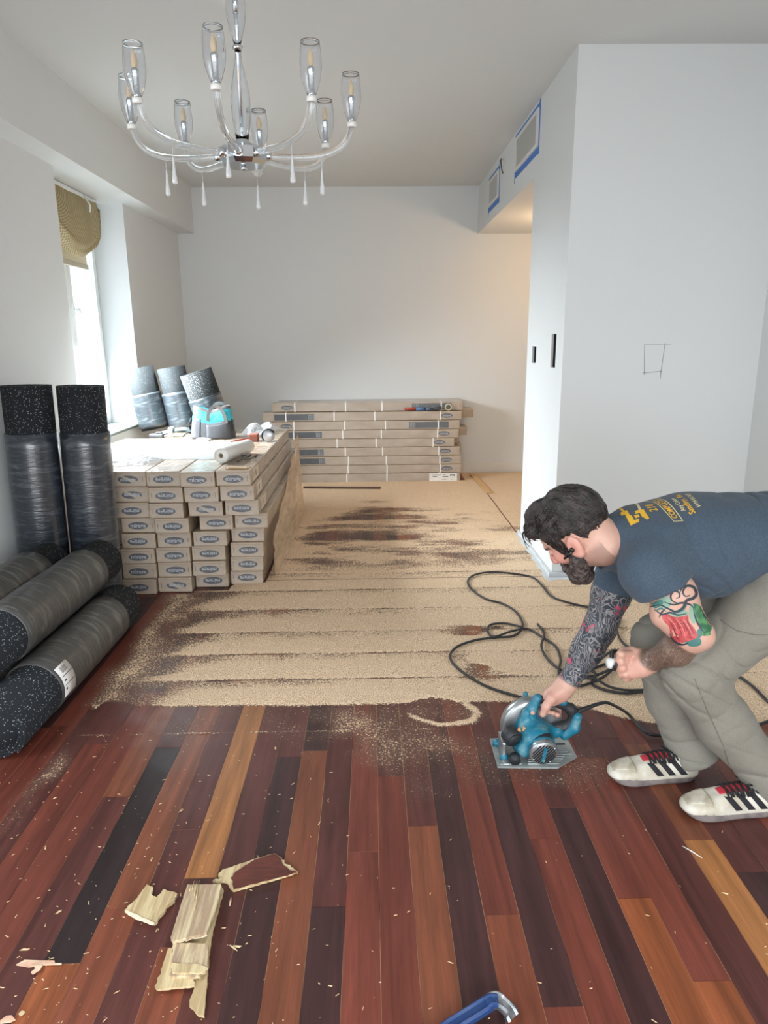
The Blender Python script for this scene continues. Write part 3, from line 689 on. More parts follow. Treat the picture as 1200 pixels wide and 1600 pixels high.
roll('black rubber roll on the floor under the lying pile, by the wall', (-1.893, 2.30, RL), (-1.873, 3.55, RL), RL, (0.25, 1.0), M_RUB, M_WRAPG, 2.0)
RS = 0.1305
roll('tall black rubber roll standing left, against the wall', (-1.882, 3.845, 0.004), (-1.868, 3.86, 1.275), RS, (0.05, 1.015), M_RUB, M_WRAPD, -1.3)
roll('tall black rubber roll leaning right of its twin, beside the box stack', (-1.630, 3.935, 0.006), (-1.602, 3.935, 1.265), RS, (0.05, 1.005), M_RUB, M_WRAPD, -2.3)
# three shorter-looking grey rolls at the far end of the near stack
zt = ZTOP+0.002
roll('grey rubber roll at the far end of the stack, beside the window, leftmost of three', (-1.85, 5.99, zt+0.021), (-1.94, 5.99, zt+0.53), 0.122, (0.02, 0.30), M_RUBG, M_WRAPB, -1.75, 'grey rubber rolls behind the tool bag')
roll('grey rubber roll at the far end of the stack, middle one of three', (-1.595, 5.99, zt+0.02), (-1.68, 6.0, zt+0.53), 0.122, (0.02, 0.31), M_RUBG, M_WRAPB, -1.75, 'grey rubber rolls behind the tool bag')
roll('grey flecked rubber roll tilted directly behind the tool bag', (-1.30, 5.85, zt+0.038), (-1.435, 5.83, zt+0.50), 0.135, (0.02, 0.27), rubber_mat('flecked_dark_grey_rubber', (36, 39, 40), (128, 134, 132), 0.28), M_WRAPB, 2.2, 'grey rubber rolls behind the tool bag')

# ------------------------------------------------------------------ window blind, vents, wall bits
def fabric_mat():
    m, nd, lk, b = nt('olive_checked_fabric')
    tc = nd.new('ShaderNodeTexCoord'); ck = N(nd, 'ShaderNodeTexChecker', Scale=75)
    ck.inputs['Color1'].default_value = (*lin((232, 222, 192)), 1); ck.inputs['Color2'].default_value = (*lin((186, 172, 136)), 1)
    lk.new(tc.outputs['UV'], ck.inputs['Vector']); lk.new(ck.outputs['Color'], b.inputs['Base Color']); b.inputs['Roughness'].default_value = 0.85
    b.inputs['Transmission Weight'].default_value = 0.0
    tr = nd.new('ShaderNodeBsdfTranslucent'); lk.new(ck.outputs['Color'], tr.inputs['Color'])
    mx = nd.new('ShaderNodeMixShader'); mx.inputs[0].default_value = 0.6; lk.new(b.outputs[0], mx.inputs[1]); lk.new(tr.outputs[0], mx.inputs[2])
    lk.new(mx.outputs[0], nd['Material Output'].inputs['Surface']); return m
t = thing('balloon_blind', 'olive checked balloon blind gathered at the top of the window', 'blind', (-2.2, YN0, 2.59))
nu, nv = 60, 40; V = []; UV = []
for j in range(nv+1):
    v = j/nv
    for i in range(nu+1):
        u = i/nu; y = 0.05 + 1.085*u; w = math.sin(PI*min(1, max(0, (u-0.0)/1.0)))**0.6
        drop = 0.08 + 0.40*w
        z = -drop*v; bulge = 0.075*math.sin(PI*v*0.86)*(0.35+0.65*w) + 0.035*v**3
        x = 0.015 + bulge + 0.008*math.sin(u*22+v*3)*(1-v*0.4)*float(smoothstep(0.0, 0.35, v)) + (0.014*math.sin(v*30+u*5)*smoothstep(0.62, 0.95, v)) - 0.05*smoothstep(0.93, 1.0, v)
        edge = smoothstep(0.86, 1.0, u); y -= 0.10*edge*v*0.6
        V.append((x, y, z)); UV.append((u*1.1, v*0.55))
F = [(j*(nu+1)+i, j*(nu+1)+i+1, (j+1)*(nu+1)+i+1, (j+1)*(nu+1)+i) for j in range(nv) for i in range(nu)]
M_FAB = fabric_mat()
o = npmesh('swag', V, F, M_FAB, t); uvl = o.data.uv_layers.new(name='UVMap')
for l in o.data.loops: uvl.data[l.index].uv = UV[l.vertex_index]
md = o.modifiers.new('thickness', 'SOLIDIFY'); md.thickness = 0.003
MB().box((0, 0.02, -0.03), (0.03, 1.12, 0)).build('headrail', M_PVC, t)
q = MB().tube([(0.06, 0.80, -0.02), (0.1, 0.80, -0.09), (0.095, 0.80, -0.14)], 0.006, 8); q.build('tieback', M_PVC, t)
t = thing('roller_shade', 'pale cream roller shade hanging behind the olive balloon blind', 'shade', (-2.245, YN0, 2.59))
b = MB().box((0, 0.06, -0.50), (0.003, 0.99, 0)); b.build('shade_cloth', mat('cream_shade', (236, 230, 204), 0.8), t)
MB().rbox((-0.004, 0.055, -0.535), (0.012, 0.995, -0.50), 0.003).build('hem_bar', mat('beige_bar', (190, 184, 164), 0.5), t)

M_TAPE = mat('blue_masking_tape', (62, 118, 196), 0.6, bump=0.1, bscale=80)
M_GRILL = mat('grille_grey', (186, 187, 182), 0.5)
def vent(lab, y0, y1, z0, z1):
    t = thing('air_vent', lab, 'vent', (XC, y0, z0), (0, 0, 0)); H, Wd = z1-z0, y1-y0
    b = MB(); a = 0.045
    b.box((-0.012, 0.02, 0.02), (0, Wd-0.02, a)).box((-0.012, 0.02, H-a), (0, Wd-0.02, H-0.02)).box((-0.012, 0.02, a), (0, a+0.02, H-a)).box((-0.012, Wd-a-0.02, a), (0, Wd-0.02, H-a)); b.build('frame', M_TRIM, t)
    MB().box((-0.0035, a+0.02, a), (-0.001, Wd-a-0.02, H-a)).build('backing', M_GRILL, t)
    n = int((Wd-2*a-0.04)/0.022); me = MB().box((-0.009, 0, 0), (-0.0035, 0.011, H-2*a)).mesh('slat', M_GRILL)
    for i in range(n): link('slat', me, t, (0, a+0.026+i*0.022, a))
    # tape strips stuck round the frame, a bit uneven
    for (nm, lo, hi) in (('t', (-0.0008, -0.01, H-0.026), (-0.0002, Wd+0.012, H+0.012)), ('b', (-0.0008, -0.012, -0.024), (-0.0002, Wd+0.014, 0.022)), ('l', (-0.0011, -0.012, -0.03), (-0.0008, 0.026, H+0.05)), ('r', (-0.0011, Wd-0.012, -0.055), (-0.0008, Wd+0.012, H+0.006))):
        q = MB().box(lo, hi); q.build('masking_tape', M_TAPE, t)['label'] = 'blue masking tape strip'
    return t
vent('larger white wall vent near the column, edged with blue masking tape', 5.135, 5.945, 2.735, 3.015)
vent('smaller white wall vent by the far wall, edged with blue masking tape', 6.625, 7.195, 2.69, 2.96)
t = thing('wall_sensor', 'small white round sensor between the two taped vents', 'sensor', (XC, 6.49, 2.955))
M = Matrix.Rotation(-PI/2, 4, 'Y')
MB().lathe([(0.03, 0), (0.03, 0.008), (0.02, 0.014)], 20, M=M).build('cap', M_TRIM, t)
MB().tube(spline([(-0.012, 0.0, 0.035), (-0.03, -0.075, 0.0), (-0.02, -0.06, -0.06), (-0.003, -0.03, -0.09)], 6), 0.004, 6).build('wire', M_DARK, t)

# torn plaster edge where the column's baseboard was pulled off
def slab(name, pxs, z0, z1, m, lab=None, cat=None, parent=None, off=(0, 0)):
    pts = [at_z(px, py, z0)[:2] for px, py in pxs]
    b = MB().prism([(p[0], p[1]) for p in pts], z0, z1); o = b.build(name, m, parent)
    return o
rag = [(5.32, 0.010), (5.25, 0.035), (5.1, 0.028), (5.0, 0.05), (4.9, 0.03), (4.82, 0.042), (4.7, 0.03), (4.62, 0.05), (4.52, 0.035), (4.45, 0.055), (4.36, 0.04), (4.28, 0.06), (4.23, 0.055)]
b = MB(); poly = [(XC-dx, y) for y, dx in rag] + [(XC-0.05, YC-0.10), (XC+0.05, YC-0.085), (XC+0.14, YC-0.10), (XC+0.26, YC-0.085), (XC+0.33, YC-0.09), (XC+0.34, YC-0.001), (XC-0.001, YC-0.001), (XC-0.001, 5.25)]
b.prism(poly[::-1], 0.001, 0.007)
b.prism([(XC-dx*0.45, y) for y, dx in rag] + [(XC-0.02, YC-0.03), (XC+0.30, YC-0.03), (XC+0.30, YC-0.001), (XC-0.001, YC-0.001), (XC-0.001, 5.3)][::1], 0.007, 0.03)
o = b.build('torn_plaster', M_PLASTER, wc); o['label'] = 'ragged white plaster edge along the column base'

# ------------------------------------------------------------------ chandelier
CX, CY, CZ = -0.424, 2.6, 2.112
t = thing('chandelier', 'chrome and glass chandelier with eight glass arms hanging from the ceiling', 'chandelier', (CX, CY, CZ))
M_BULB = mat('warm_bulb_tip', (232, 206, 168), 0.3); M_CRYS = mat('frosted_crystal', (226, 228, 228), 0.25)
M_CRYS.node_tree.nodes['Principled BSDF'].inputs['Transmission Weight'].default_value = 0.5
hb = MB(); n = 8
def ngon(r, z): return [(r*math.cos(2*PI*(i+0.5)/n+0.17), r*math.sin(2*PI*(i+0.5)/n+0.17), z) for i in range(n)]
lv = [ngon(0.070, 0.022), ngon(0.084, 0.012), ngon(0.084, -0.022), ngon(0.070, -0.036)]
vs = sum(lv, []); fs = [tuple(range(7, -1, -1))[::-1], tuple(range(24, 32))[::-1]]
for a in range(3): fs += [(a*8+i, (a+1)*8+i, (a+1)*8+(i+1) % 8, a*8+(i+1) % 8) for i in range(8)]
hb.add(vs, fs); hb.lathe([(0.02, 0.02), (0.028, 0.03), (0.02, 0.05)], 16); hub = hb.build('hub', M_CHROME, t)
MB().lathe([(0.008, -0.05), (0.012, -0.043), (0.008, -0.036)], 12).build('finial', M_CHROME, t)
MB().tube([(0, 0, 0.02), (0, 0, ZC-CZ)], 0.0065, 12).build('rod', M_CHROME, t)
MB().lathe([(0.06, ZC-CZ-0.03), (0.065, ZC-CZ-0.02), (0.065, ZC-CZ)], 24).build('canopy', M_CHROME, t)
def vase(z0, z1, r0, r1, r2, up):
    prof = []; k = 18
    for i in range(k+1):
        s = i/k; e = s if up else 1-s
        r = r0 + (r1-r0)*math.sin(PI*min(1, e/0.42)/2) if e < 0.42 else r1 + (r2-r1)*smoothstep(0.42, 1.0, e)
        prof.append((float(r), z0+(z1-z0)*s))
    inner = [(r-0.0025, z) for r, z in prof][::-1]
    return MB().lathe(prof+inner+[prof[0]], 28, cap=(False, False))
vase(0.05, 0.315, 0.022, 0.033, 0.010, True).build('glass_column', M_GLASS, t)
MB().lathe([(0.012, 0.312), (0.018, 0.318), (0.018, 0.324), (0.012, 0.33)], 20).build('collar', M_CHROME, t)
vase(0.327, 0.62, 0.010, 0.034, 0.012, True).build('glass_column', M_GLASS, t)
MB().lathe([(0.0095, 0.42), (0.0095, 0.50)], 14).build('rod_sleeve', M_CHROME, t)
R = 0.370; ph = math.radians(-1)
arm_p = [(0.078, -0.006), (0.12, -0.008), (0.20, -0.010), (0.27, -0.004), (0.325, 0.016), (0.356, 0.048), (R, 0.088)]
def shade_prof():
    p = [(0.010, 0.0), (0.017, 0.010), (0.028, 0.042), (0.033, 0.072), (0.0325, 0.105), (0.029, 0.145)]
    q = [(v.x, v.y) for v in spline([(a, b_, 0) for a, b_ in p], 4)]
    return q + [(max(r-0.002, 0.001), z) for r, z in q[::-1]] + [q[0]]
me_shade = MB().lathe(shade_prof(), 28, cap=(False, False)).mesh('glass_shade', M_GLASS)
me_sock = MB().lathe([(0.004, -0.004), (0.0125, 0.0), (0.0125, 0.012), (0.0095, 0.014), (0.0095, 0.066), (0.011, 0.068), (0.011, 0.074), (0.006, 0.080)], 18).mesh('socket', M_CHROME)
me_bulb = MB().lathe([(0.006, 0.078), (0.0095, 0.086), (0.0105, 0.097), (0.008, 0.110), (0.004, 0.122), (0.001, 0.128)], 16).mesh('bulb', M_BULB)
me_fer = MB().lathe([(0.014, -0.012), (0.0155, -0.008), (0.0155, 0.002), (0.011, 0.004)], 16).mesh('ferrule', M_TRIM)
Mx = Matrix.Rotation(PI/2, 4, 'Y')
me_cup = MB().lathe([(0.013, 0.074), (0.015, 0.078), (0.015, 0.094), (0.011, 0.097)], 16, M=Matrix.Translation((0, 0, -0.006)) @ Mx).mesh('arm_cup', M_CHROME)
me_arm = MB().tube(spline([(a, 0, z) for a, z in arm_p], 6), 0.0105, 12).mesh('glass_arm', M_GLASS)
pd = MB().tube([(0, 0, 0.0), (0, 0, -0.03)], 0.0012, 6).lathe([(0.0015, -0.028), (0.0035, -0.036), (0.003, -0.042), (0.005, -0.07), (0.0085, -0.1), (0.008, -0.108), (0.002, -0.112)], 14); me_pend = pd.mesh('crystal_drop', M_CRYS)
for k in range(8):
    a = ph + k*PI/4; e = (0, 0, a)
    ar = link('arm', me_arm, t); ar.rotation_euler = e
    c = link('arm_cup', me_cup, ar)
    f = link('ferrule', me_fer, t, (R*math.cos(a), R*math.sin(a), 0.093))
    link('socket', me_sock, t, (R*math.cos(a), R*math.sin(a), 0.098)); link('bulb', me_bulb, t, (R*math.cos(a), R*math.sin(a), 0.098)); link('glass_shade', me_shade, t, (R*math.cos(a), R*math.sin(a), 0.097))
    link('crystal_drop', me_pend, t, (0.265*math.cos(a), 0.265*math.sin(a), -0.017))

# ------------------------------------------------------------------ things lying on the near stack
Z1 = ZTOP + 0.001
M_TEAL = mat('teal_nylon', (44, 176, 190), 0.6, bump=0.2, bscale=40); M_GREY = mat('charcoal_nylon', (70, 72, 76), 0.7, bump=0.25, bscale=50); M_WEB = mat('grey_brown_webbing', (84, 80, 78), 0.7)
t = thing('tool_bag', 'teal and charcoal tool bag with webbing handles on the near stack', 'bag', (-1.255, 5.55, Z1))
def bag_pt(u, v, ex=0.0):
    """u round the bag 0..1, v up 0..1"""
    a = 2*PI*u; ca, sa = math.cos(a), math.sin(a); s = 2.0/3.2
    rx = 0.168*(1.0 - 0.06*v - 0.10*v*v); ry = 0.115*(1 - 0.25*v - 0.35*v**3)
    x = math.copysign(abs(ca)**s, ca)*rx; y = math.copysign(abs(sa)**s, sa)*ry
    z = 0.225*v + 0.02*(x/0.16)**2*v - 0.012*math.cos(x*30)*v
    k = 1 + ex + 0.02*math.sin(9*u*2*PI+v*7)*v*(1-v)*3
    return (x*k, y*k, z)
def bag_band(v0, v1, ex, m, name, u0=0.0, u1=1.0, nu=64, nv=10):
    V = [bag_pt(u0+(u1-u0)*i/nu, v0+(v1-v0)*j/nv, ex) for j in range(nv+1) for i in range(nu+1)]
    F = [(j*(nu+1)+i, j*(nu+1)+i+1, (j+1)*(nu+1)+i+1, (j+1)*(nu+1)+i) for j in range(nv) for i in range(nu)]
    o = npmesh(name, V, F, m, t); md = o.modifiers.new('thickness', 'SOLIDIFY'); md.thickness = 0.005; return o
bag_band(0.0, 0.56, 0.0, M_GREY, 'lower_body')['label'] = 'charcoal lower part'
bag_band(0.55, 1.0, -0.01, M_TEAL, 'upper_body')['label'] = 'teal upper part'
bag_band(0.93, 1.02, 0.012, M_WEB, 'rim')['label'] = 'grey webbing rim'
b = MB(); b.prism([bag_pt(i/40, 0)[:2] for i in range(40)], 0.0, 0.006); b.build('base', M_GREY, t)
b = MB(); b.prism([(p[0]*0.97, p[1]*0.97) for p in [bag_pt(i/40, 0.97) for i in range(40)]], 0.19, 0.197); b.build('top_flap', M_TEAL, t)
bag_band(0.0, 0.66, 0.03, M_GREY, 'front_pocket', 0.60, 0.70, 14, 8); bag_band(0.02, 0.5, 0.03, M_GREY, 'front_pocket', 0.74, 0.92, 20, 8)
def strap_mesh(pts, w, th=0.004, up=(0, -1, 0)):
    b = MB(); P = spline(pts, 8); vs = []
    for i, p in enumerate(P):
        tg = (P[min(i+1, len(P)-1)]-P[max(i-1, 0)]).normalized(); s = tg.cross(Vector(up)).normalized(); nn = s.cross(tg)
        for a_, c_ in ((-1, -1), (1, -1), (1, 1), (-1, 1)): vs.append(p + s*(w/2*a_) + nn*(th/2*c_))
    fs = []
    for i in range(len(P)-1):
        for k in range(4): fs.append((i*4+k, i*4+(k+1) % 4, i*4+4+(k+1) % 4, i*4+4+k))
    fs += [(0, 3, 2, 1), tuple(len(P)*4-4+k for k in range(4))]
    b.add(vs, fs); return b
strap_mesh([(-0.02, -0.085, 0.13), (-0.01, -0.085, 0.2), (0.03, -0.07, 0.25), (0.08, -0.07, 0.235), (0.11, -0.08, 0.18), (0.125, -0.09, 0.12)], 0.026).build('handle', M_WEB, t)
strap_mesh([(-0.03, 0.07, 0.14), (-0.02, 0.06, 0.21), (0.03, 0.05, 0.262), (0.09, 0.05, 0.25), (0.12, 0.06, 0.18)], 0.026).build('handle', M_WEB, t)
strap_mesh([(-0.158, -0.03, 0.05), (-0.185, -0.04, 0.10), (-0.16, -0.03, 0.16)], 0.02, up=(1, 0, 0)).build('side_loop', M_GREY, t)
strap_mesh([(0.158, -0.03, 0.05), (0.172, -0.04, 0.10), (0.14, -0.03, 0.17)], 0.02, up=(1, 0, 0)).build('side_loop', M_GREY, t)

t = thing('tool_belt', 'dark grey tool belt with a pale buckle beside the tool bag', 'belt', (-1.60, 5.62, Z1))
strap_mesh([(-0.12, -0.03, 0.02), (-0.05, 0.0, 0.035), (0.03, 0.02, 0.05), (0.10, 0.03, 0.055), (0.15, 0.03, 0.03)], 0.045, 0.012, up=(0, -0.5, 1)).build('belt_strap', mat('dark_green_grey_webbing', (66, 78, 80), 0.7), t)
b = MB().rbox((-0.17, -0.07, 0.0), (-0.06, -0.02, 0.03), 0.008); b.rbox((-0.12, -0.05, 0.028), (-0.07, -0.02, 0.045), 0.006); b.build('belt_hook', M_GREY, t)
b = MB().rbox((-0.03, -0.02, 0.02), (0.005, 0.05, 0.075), 0.006); b.build('buckle', mat('pale_buckle', (176, 184, 184), 0.4), t)
MB().tube(spline([(0.09, -0.04, 0.006), (0.12, -0.045, 0.03), (0.15, -0.03, 0.035), (0.16, 0.0, 0.012)], 6), 0.006, 8).build('cord_loop', M_DARK, t)

def crumple(name, lab, cat, x0, x1, y0, y1, amp, m, h=0.025, seed=0, z=Z1, rot=0.0, shape=None):
    """thin sheet crumpled into facets"""
    xs = np.arange(x0, x1+1e-6, h); ys = np.arange(y0, y1+1e-6, h); X, Y = np.meshgrid(xs, ys)
    cx, cy = (x0+x1)/2, (y0+y1)/2; u = (X-cx)/((x1-x0)/2); v = (Y-cy)/((y1-y0)/2)
    env = np.clip(1-np.maximum(abs(u), abs(v))**3, 0.05, 1)
    Zh = amp*env*(0.35+np.abs(fbm(X*9, Y*9, 0, 3, seed))*1.3) + 0.003
    Xw = X + 0.012*vnoise(X*30, Y*30, 0, seed+1); Yw = Y + 0.02*vnoise(X*30, Y*30, 0, seed+2)
    I = np.arange(X.size).reshape(X.shape); F = np.stack([I[:-1, :-1], I[:-1, 1:], I[1:, 1:], I[1:, :-1]], -1).reshape(-1, 4)
    rr = np.sqrt(u*u+v*v) + 0.25*vnoise(X*8, Y*8, 0, seed+5)
    keep = (rr.ravel()[F].mean(1) < 1.12); F = F[keep]
    T = np.concatenate([F[:, [0, 1, 2]], F[:, [0, 2, 3]]])
    o = npmesh(name, np.stack([Xw.ravel()-cx, Yw.ravel()-cy, Zh.ravel()], -1), T, m, None, False, loc=(cx, cy, z)); o.rotation_euler = (0, 0, rot)
    md = o.modifiers.new('thickness', 'SOLIDIFY'); md.thickness = 0.0015
    return tag(o, lab, cat)
M_FILM = film('clear_film', (236, 240, 244), 0.42, 0.12, 0.4, 40); M_SHEET = film('milky_sheet', (186, 187, 186), 0.42, 0.3, 0.25, 25)
crumple('plastic_sheet', 'flat milky plastic sheet spread over the stack in front of the bag', 'sheet', -1.62, -0.93, 4.48, 5.32, 0.010, M_SHEET, 0.04, 3)
crumple('crumpled_film', 'crumpled clear film at the front left of the stack top', 'film', -1.66, -1.34, 4.28, 4.62, 0.045, M_FILM, 0.022, 8)
crumple('crumpled_film', 'heap of clear film at the far right of the stack top', 'film', -1.06, -0.79, 5.62, 6.05, 0.085, M_FILM, 0.026, 15)
crumple('crumpled_paper', 'white paper scrap sticking up against the front of the bag', 'paper', -1.36, -1.22, 5.28, 5.41, 0.04, mat('white_paper', (236, 238, 240), 0.6), 0.03, 23)
crumple('crumpled_film', 'clear film flattened along the left edge of the stack top', 'film', -1.95, -1.66, 4.7, 5.5, 0.02, M_FILM, 0.03, 31)
t = thing('film_roll', 'roll of milky plastic film at the end of the spread sheet', 'roll', (-0.945, 4.33, Z1+0.048), (-PI/2, 0, math.radians(-14)))
prof = [(0.018, 0), (0.047, 0), (0.048, 0.01), (0.047, 0.42), (0.018, 0.42), (0.018, 0)]
MB().lathe(prof, 32, cap=(False, False)).build('film', mat('milky_film_roll', (228, 228, 224), 0.35, coat=0.4), t)
MB().lathe([(0.0135, 0.002), (0.0178, 0.002), (0.0178, 0.418), (0.0135, 0.418), (0.0135, 0.002)], 24, cap=(False, False)).build('core', mat('card_core', (196, 186, 170), 0.8), t)
t = thing('hand_scraper', 'red-brown block with a thin handle near the right edge of the stack', 'tool', (-0.90, 5.32, Z1))
MB().rbox((-0.03, -0.045, 0), (0.035, 0.045, 0.055), 0.004).build('block', mat('red_brown_block', (134, 74, 60), 0.6), t)
MB().tube([(-0.03, 0, 0.02), (-0.16, -0.09, 0.012)], [0.008, 0.006], 8).build('handle', mat('red_handle', (150, 66, 54), 0.5), t)
t = thing('tape_measure', 'silver and black tape measure near the right edge of the stack', 'tape measure', (-0.78, 5.27, Z1))
M = Matrix.Rotation(PI/2, 4, 'X')
MB().lathe([(0.004, -0.02), (0.04, -0.02), (0.045, -0.014), (0.045, 0.014), (0.04, 0.02), (0.004, 0.02)], 28, M=Matrix.Translation((0, 0, 0.046)) @ M).build('case', mat('silver_case', (176, 180, 184), 0.3, 0.7), t)
b = MB()
for i in range(12):
    a0, a1 = PI*0.15+i*PI*0.09, PI*0.15+(i+1)*PI*0.09
    b.add([(0.0475*math.cos(a)*s, y, 0.046+0.0475*math.sin(a)*s) for a in (a0, a1) for s in (1, 1.1) for y in (-0.021, 0.021)], [(0, 1, 5, 4), (2, 6, 7, 3), (0, 4, 6, 2), (1, 3, 7, 5)])
b.build('grip', M_DARK, t); MB().rbox((0.03, -0.012, 0.0), (0.075, 0.012, 0.008), 0.002).build('blade_hook', M_CHROME, t)
t = thing('twisted_wire', 'tangle of dark wire at the front right of the stack top', 'wire', (-0.80, 4.42, Z1))
MB().tube(spline([(-0.05, -0.06, 0.004), (-0.02, 0.0, 0.02), (-0.04, 0.05, 0.03), (0.0, 0.08, 0.012), (0.02, 0.03, 0.035), (-0.01, -0.01, 0.012), (0.03, -0.03, 0.02), (0.06, 0.03, 0.03), (0.04, 0.09, 0.006)], 8), 0.0045, 8).build('strands', mat('dark_wire', (70, 68, 66), 0.5), t)
t = thing('cardboard_scrap', 'folded brown cardboard scrap at the front edge of the stack top', 'cardboard', (-0.80, 4.17, Z1))
MB().box((-0.08, -0.05, 0), (0.06, 0.02, 0.004)).box((-0.06, -0.055, 0.004), (0.05, 0.0, 0.010), M=Matrix.Rotation(0.06, 4, 'Y')).build('scrap', mat('brown_card', (170, 142, 112), 0.8), t)

# on the far stack
t = thing('caulking_tool', 'red and blue handled tool lying on the ledge of the far stack', 'tool', (0.40, 7.428, zrow[8]+0.001))
MB().tube([(-0.05, 0, 0.022), (0.07, 0, 0.022)], [0.012, 0.018], 12).build('grip', mat('red_grip', (176, 70, 58), 0.45), t)
b = MB().tube([(0.07, 0, 0.02), (0.16, 0, 0.02)], 0.019, 12).tube([(0.18, 0, 0.018), (0.22, 0, 0.018)], 0.016, 12); b.build('body', mat('blue_body', (86, 120, 160), 0.45), t)
MB().tube([(0.16, 0, 0.018), (0.30, 0, 0.016)], 0.009, 10).tube([(0.26, 0, 0.016), (0.34, 0, 0.03)], [0.014, 0.02], 10).build('shaft', M_GREY, t)
t = thing('masking_tape_roll', 'pale roll of masking tape standing on the far stack', 'tape', (0.815, 7.432, zrow[8]+0.037))
MB().lathe([(0.026, -0.012), (0.036, -0.012), (0.036, 0.012), (0.026, 0.012), (0.026, -0.012)], 28, M=M, cap=(False, False)).build('tape_ring', mat('cream_tape', (214, 200, 170), 0.6), t)
# dark strip of wood and a pale batten on the floor by the far stack
o = MB().rbox((0, -0.02, 0), (0.80, 0.02, 0.014), 0.002).build('wood_strip', mat('dark_strip_wood', (92, 66, 54), 0.7, rgb2=(70, 48, 42), nscale=8, stretch=(1, 20, 20))); o.location = (-0.715, 7.10, 0.009); o.rotation_euler = (0, 0, -0.10)
tag(o, 'thin dark wooden strip on the dusty floor before the far stack', 'strip')
o = MB().rbox((-0.03, 0, 0), (0.03, 1.0, 0.012), 0.002).build('wood_batten', mat('pale_batten', (206, 166, 118), 0.7)); o.location = (1.155, 6.72, 0.009); o.rotation_euler = (0, 0, 0.03)
tag(o, 'pale wooden batten on the floor right of the far stack', 'strip')

# ------------------------------------------------------------------ broken bits of flooring in the foreground
M_PALE = mat('raw_pale_wood', (222, 202, 158), 0.75, rgb2=(190, 164, 122), nscale=5, stretch=(14, 1.2, 10), bump=0.4, bscale=30)
M_BACK = mat('weathered_plywood_back', (176, 150, 122), 0.8, rgb2=(222, 204, 164), nscale=5, stretch=(16, 1.0, 8), bump=0.4, bscale=30, lo=0.42, hi=0.62)
M_FACE = mat('red_brown_finish', (104, 52, 40), 0.4, rgb2=(84, 42, 36), nscale=8, stretch=(2, 12, 2))
def scrap(name, lab, layers, cat='wood scrap'):
    """layers: (part name, pixel outline, z0, z1, material)"""
    c0 = None; t = None
    for (pn, pxs, z0, z1, m) in layers:
        pts = [at_z(190+px/4.138, 1320+py/4.138, (z0+z1)/2)[:2] for px, py in pxs]
        if c0 is None:
            c0 = np.mean(pts, 0); t = thing(name, lab, cat, (c0[0], c0[1], 0.0))
        P = []
        for i in range(len(pts)):   # roughen the broken outline
            a, b_ = pts[i], pts[(i+1) % len(pts)]; k = max(1, int(np.linalg.norm(b_-a)/0.007))
            for q in range(k): P.append(a + (b_-a)*q/k + (np.array([rnd.uniform(-1, 1), rnd.uniform(-1, 1)])*(0.0012 if np.linalg.norm(b_-a) > 0.05 else 0.003) if q else 0))
        area2 = sum(P[i][0]*P[(i+1) % len(P)][1]-P[(i+1) % len(P)][0]*P[i][1] for i in range(len(P)))
        if area2 < 0: P = P[::-1]
        b = MB().prism([(p[0]-c0[0], p[1]-c0[1]) for p in P], z0, z1); b.build(pn, m, t)
    return t
scrap('broken_board', 'small notched scrap of pale splintered wood, leftmost of the broken boards',
      [('core', [(20, 430), (100, 355), (165, 265), (205, 285), (190, 320), (230, 350), (270, 295), (360, 325), (345, 365), (290, 405), (265, 450), (215, 515), (120, 480)], 0.002, 0.012, M_PALE),
       ('splinter', [(20, 432), (36, 425), (215, 508), (205, 520), (90, 478)], 0.012, 0.0145, mat('white_wood', (238, 226, 200), 0.7))])
scrap('broken_board', 'long pale strip of broken board with a stepped foot, under the other scraps',
      [('strip', [(575, 420), (655, 285), (660, 300), (590, 560), (570, 690), (535, 1112), (500, 1105), (440, 1045), (462, 960), (470, 905), (330, 890), (330, 640), (470, 600)], 0.002, 0.010, M_PALE),
       ('side_piece', [(300, 675), (330, 672), (325, 860), (470, 862), (470, 915), (240, 940), (215, 918), (262, 800)], 0.010, 0.016, M_PALE),
       ('middle_piece', [(335, 640), (560, 645), (556, 800), (510, 860), (320, 855), (322, 760)], 0.016, 0.023, M_BACK),
       ('torn_ply', [(325, 765), (500, 775), (560, 800), (520, 830), (330, 830)], 0.023, 0.026, M_PALE)])
t = scrap('broken_board', 'largest scrap, weathered board back lying across the long pale strip',
      [('board', [(425, 265), (640, 262), (640, 300), (610, 420), (550, 575), (440, 600), (335, 628), (318, 605), (370, 440)], 0.027, 0.036, M_BACK),
       ('end_layer', [(318, 605), (335, 632), (440, 606), (552, 578), (548, 566), (440, 592), (330, 600)], 0.022, 0.031, mat('white_wood_end', (240, 230, 206), 0.7))])
b = MB()
c0 = t.location
for (xa, ya, xb, yb) in ((455, 290, 470, 232), (470, 330, 488, 232), (482, 350, 502, 230), (440, 300, 448, 262), (470, 420, 500, 300)):
    p, q = at_z(190+xa/4.138, 1320+ya/4.138, 0.037), at_z(190+xb/4.138, 1320+yb/4.138, 0.04); b.tube([(p[0]-c0[0], p[1]-c0[1], 0.037), (q[0]-c0[0], q[1]-c0[1], 0.040)], [0.0016, 0.0006], 5)
b.build('splinters', M_PALE, t)
scrap('broken_board', 'red-brown faced scrap with a pale splintered end, furthest right of the broken boards',
      [('underlayer', [(590, 238), (660, 215), (625, 205), (650, 170), (860, 98), (990, 62), (1035, 90), (1060, 130), (1110, 155), (1138, 178), (1060, 205), (725, 300), (700, 275), (680, 245)], 0.002, 0.010, M_PALE),
       ('finished_face', [(705, 215), (745, 170), (860, 98), (990, 60), (1030, 88), (1045, 130), (1075, 155), (1135, 178), (1050, 200), (810, 262), (725, 290), (722, 240)], 0.010, 0.0135, M_FACE)])
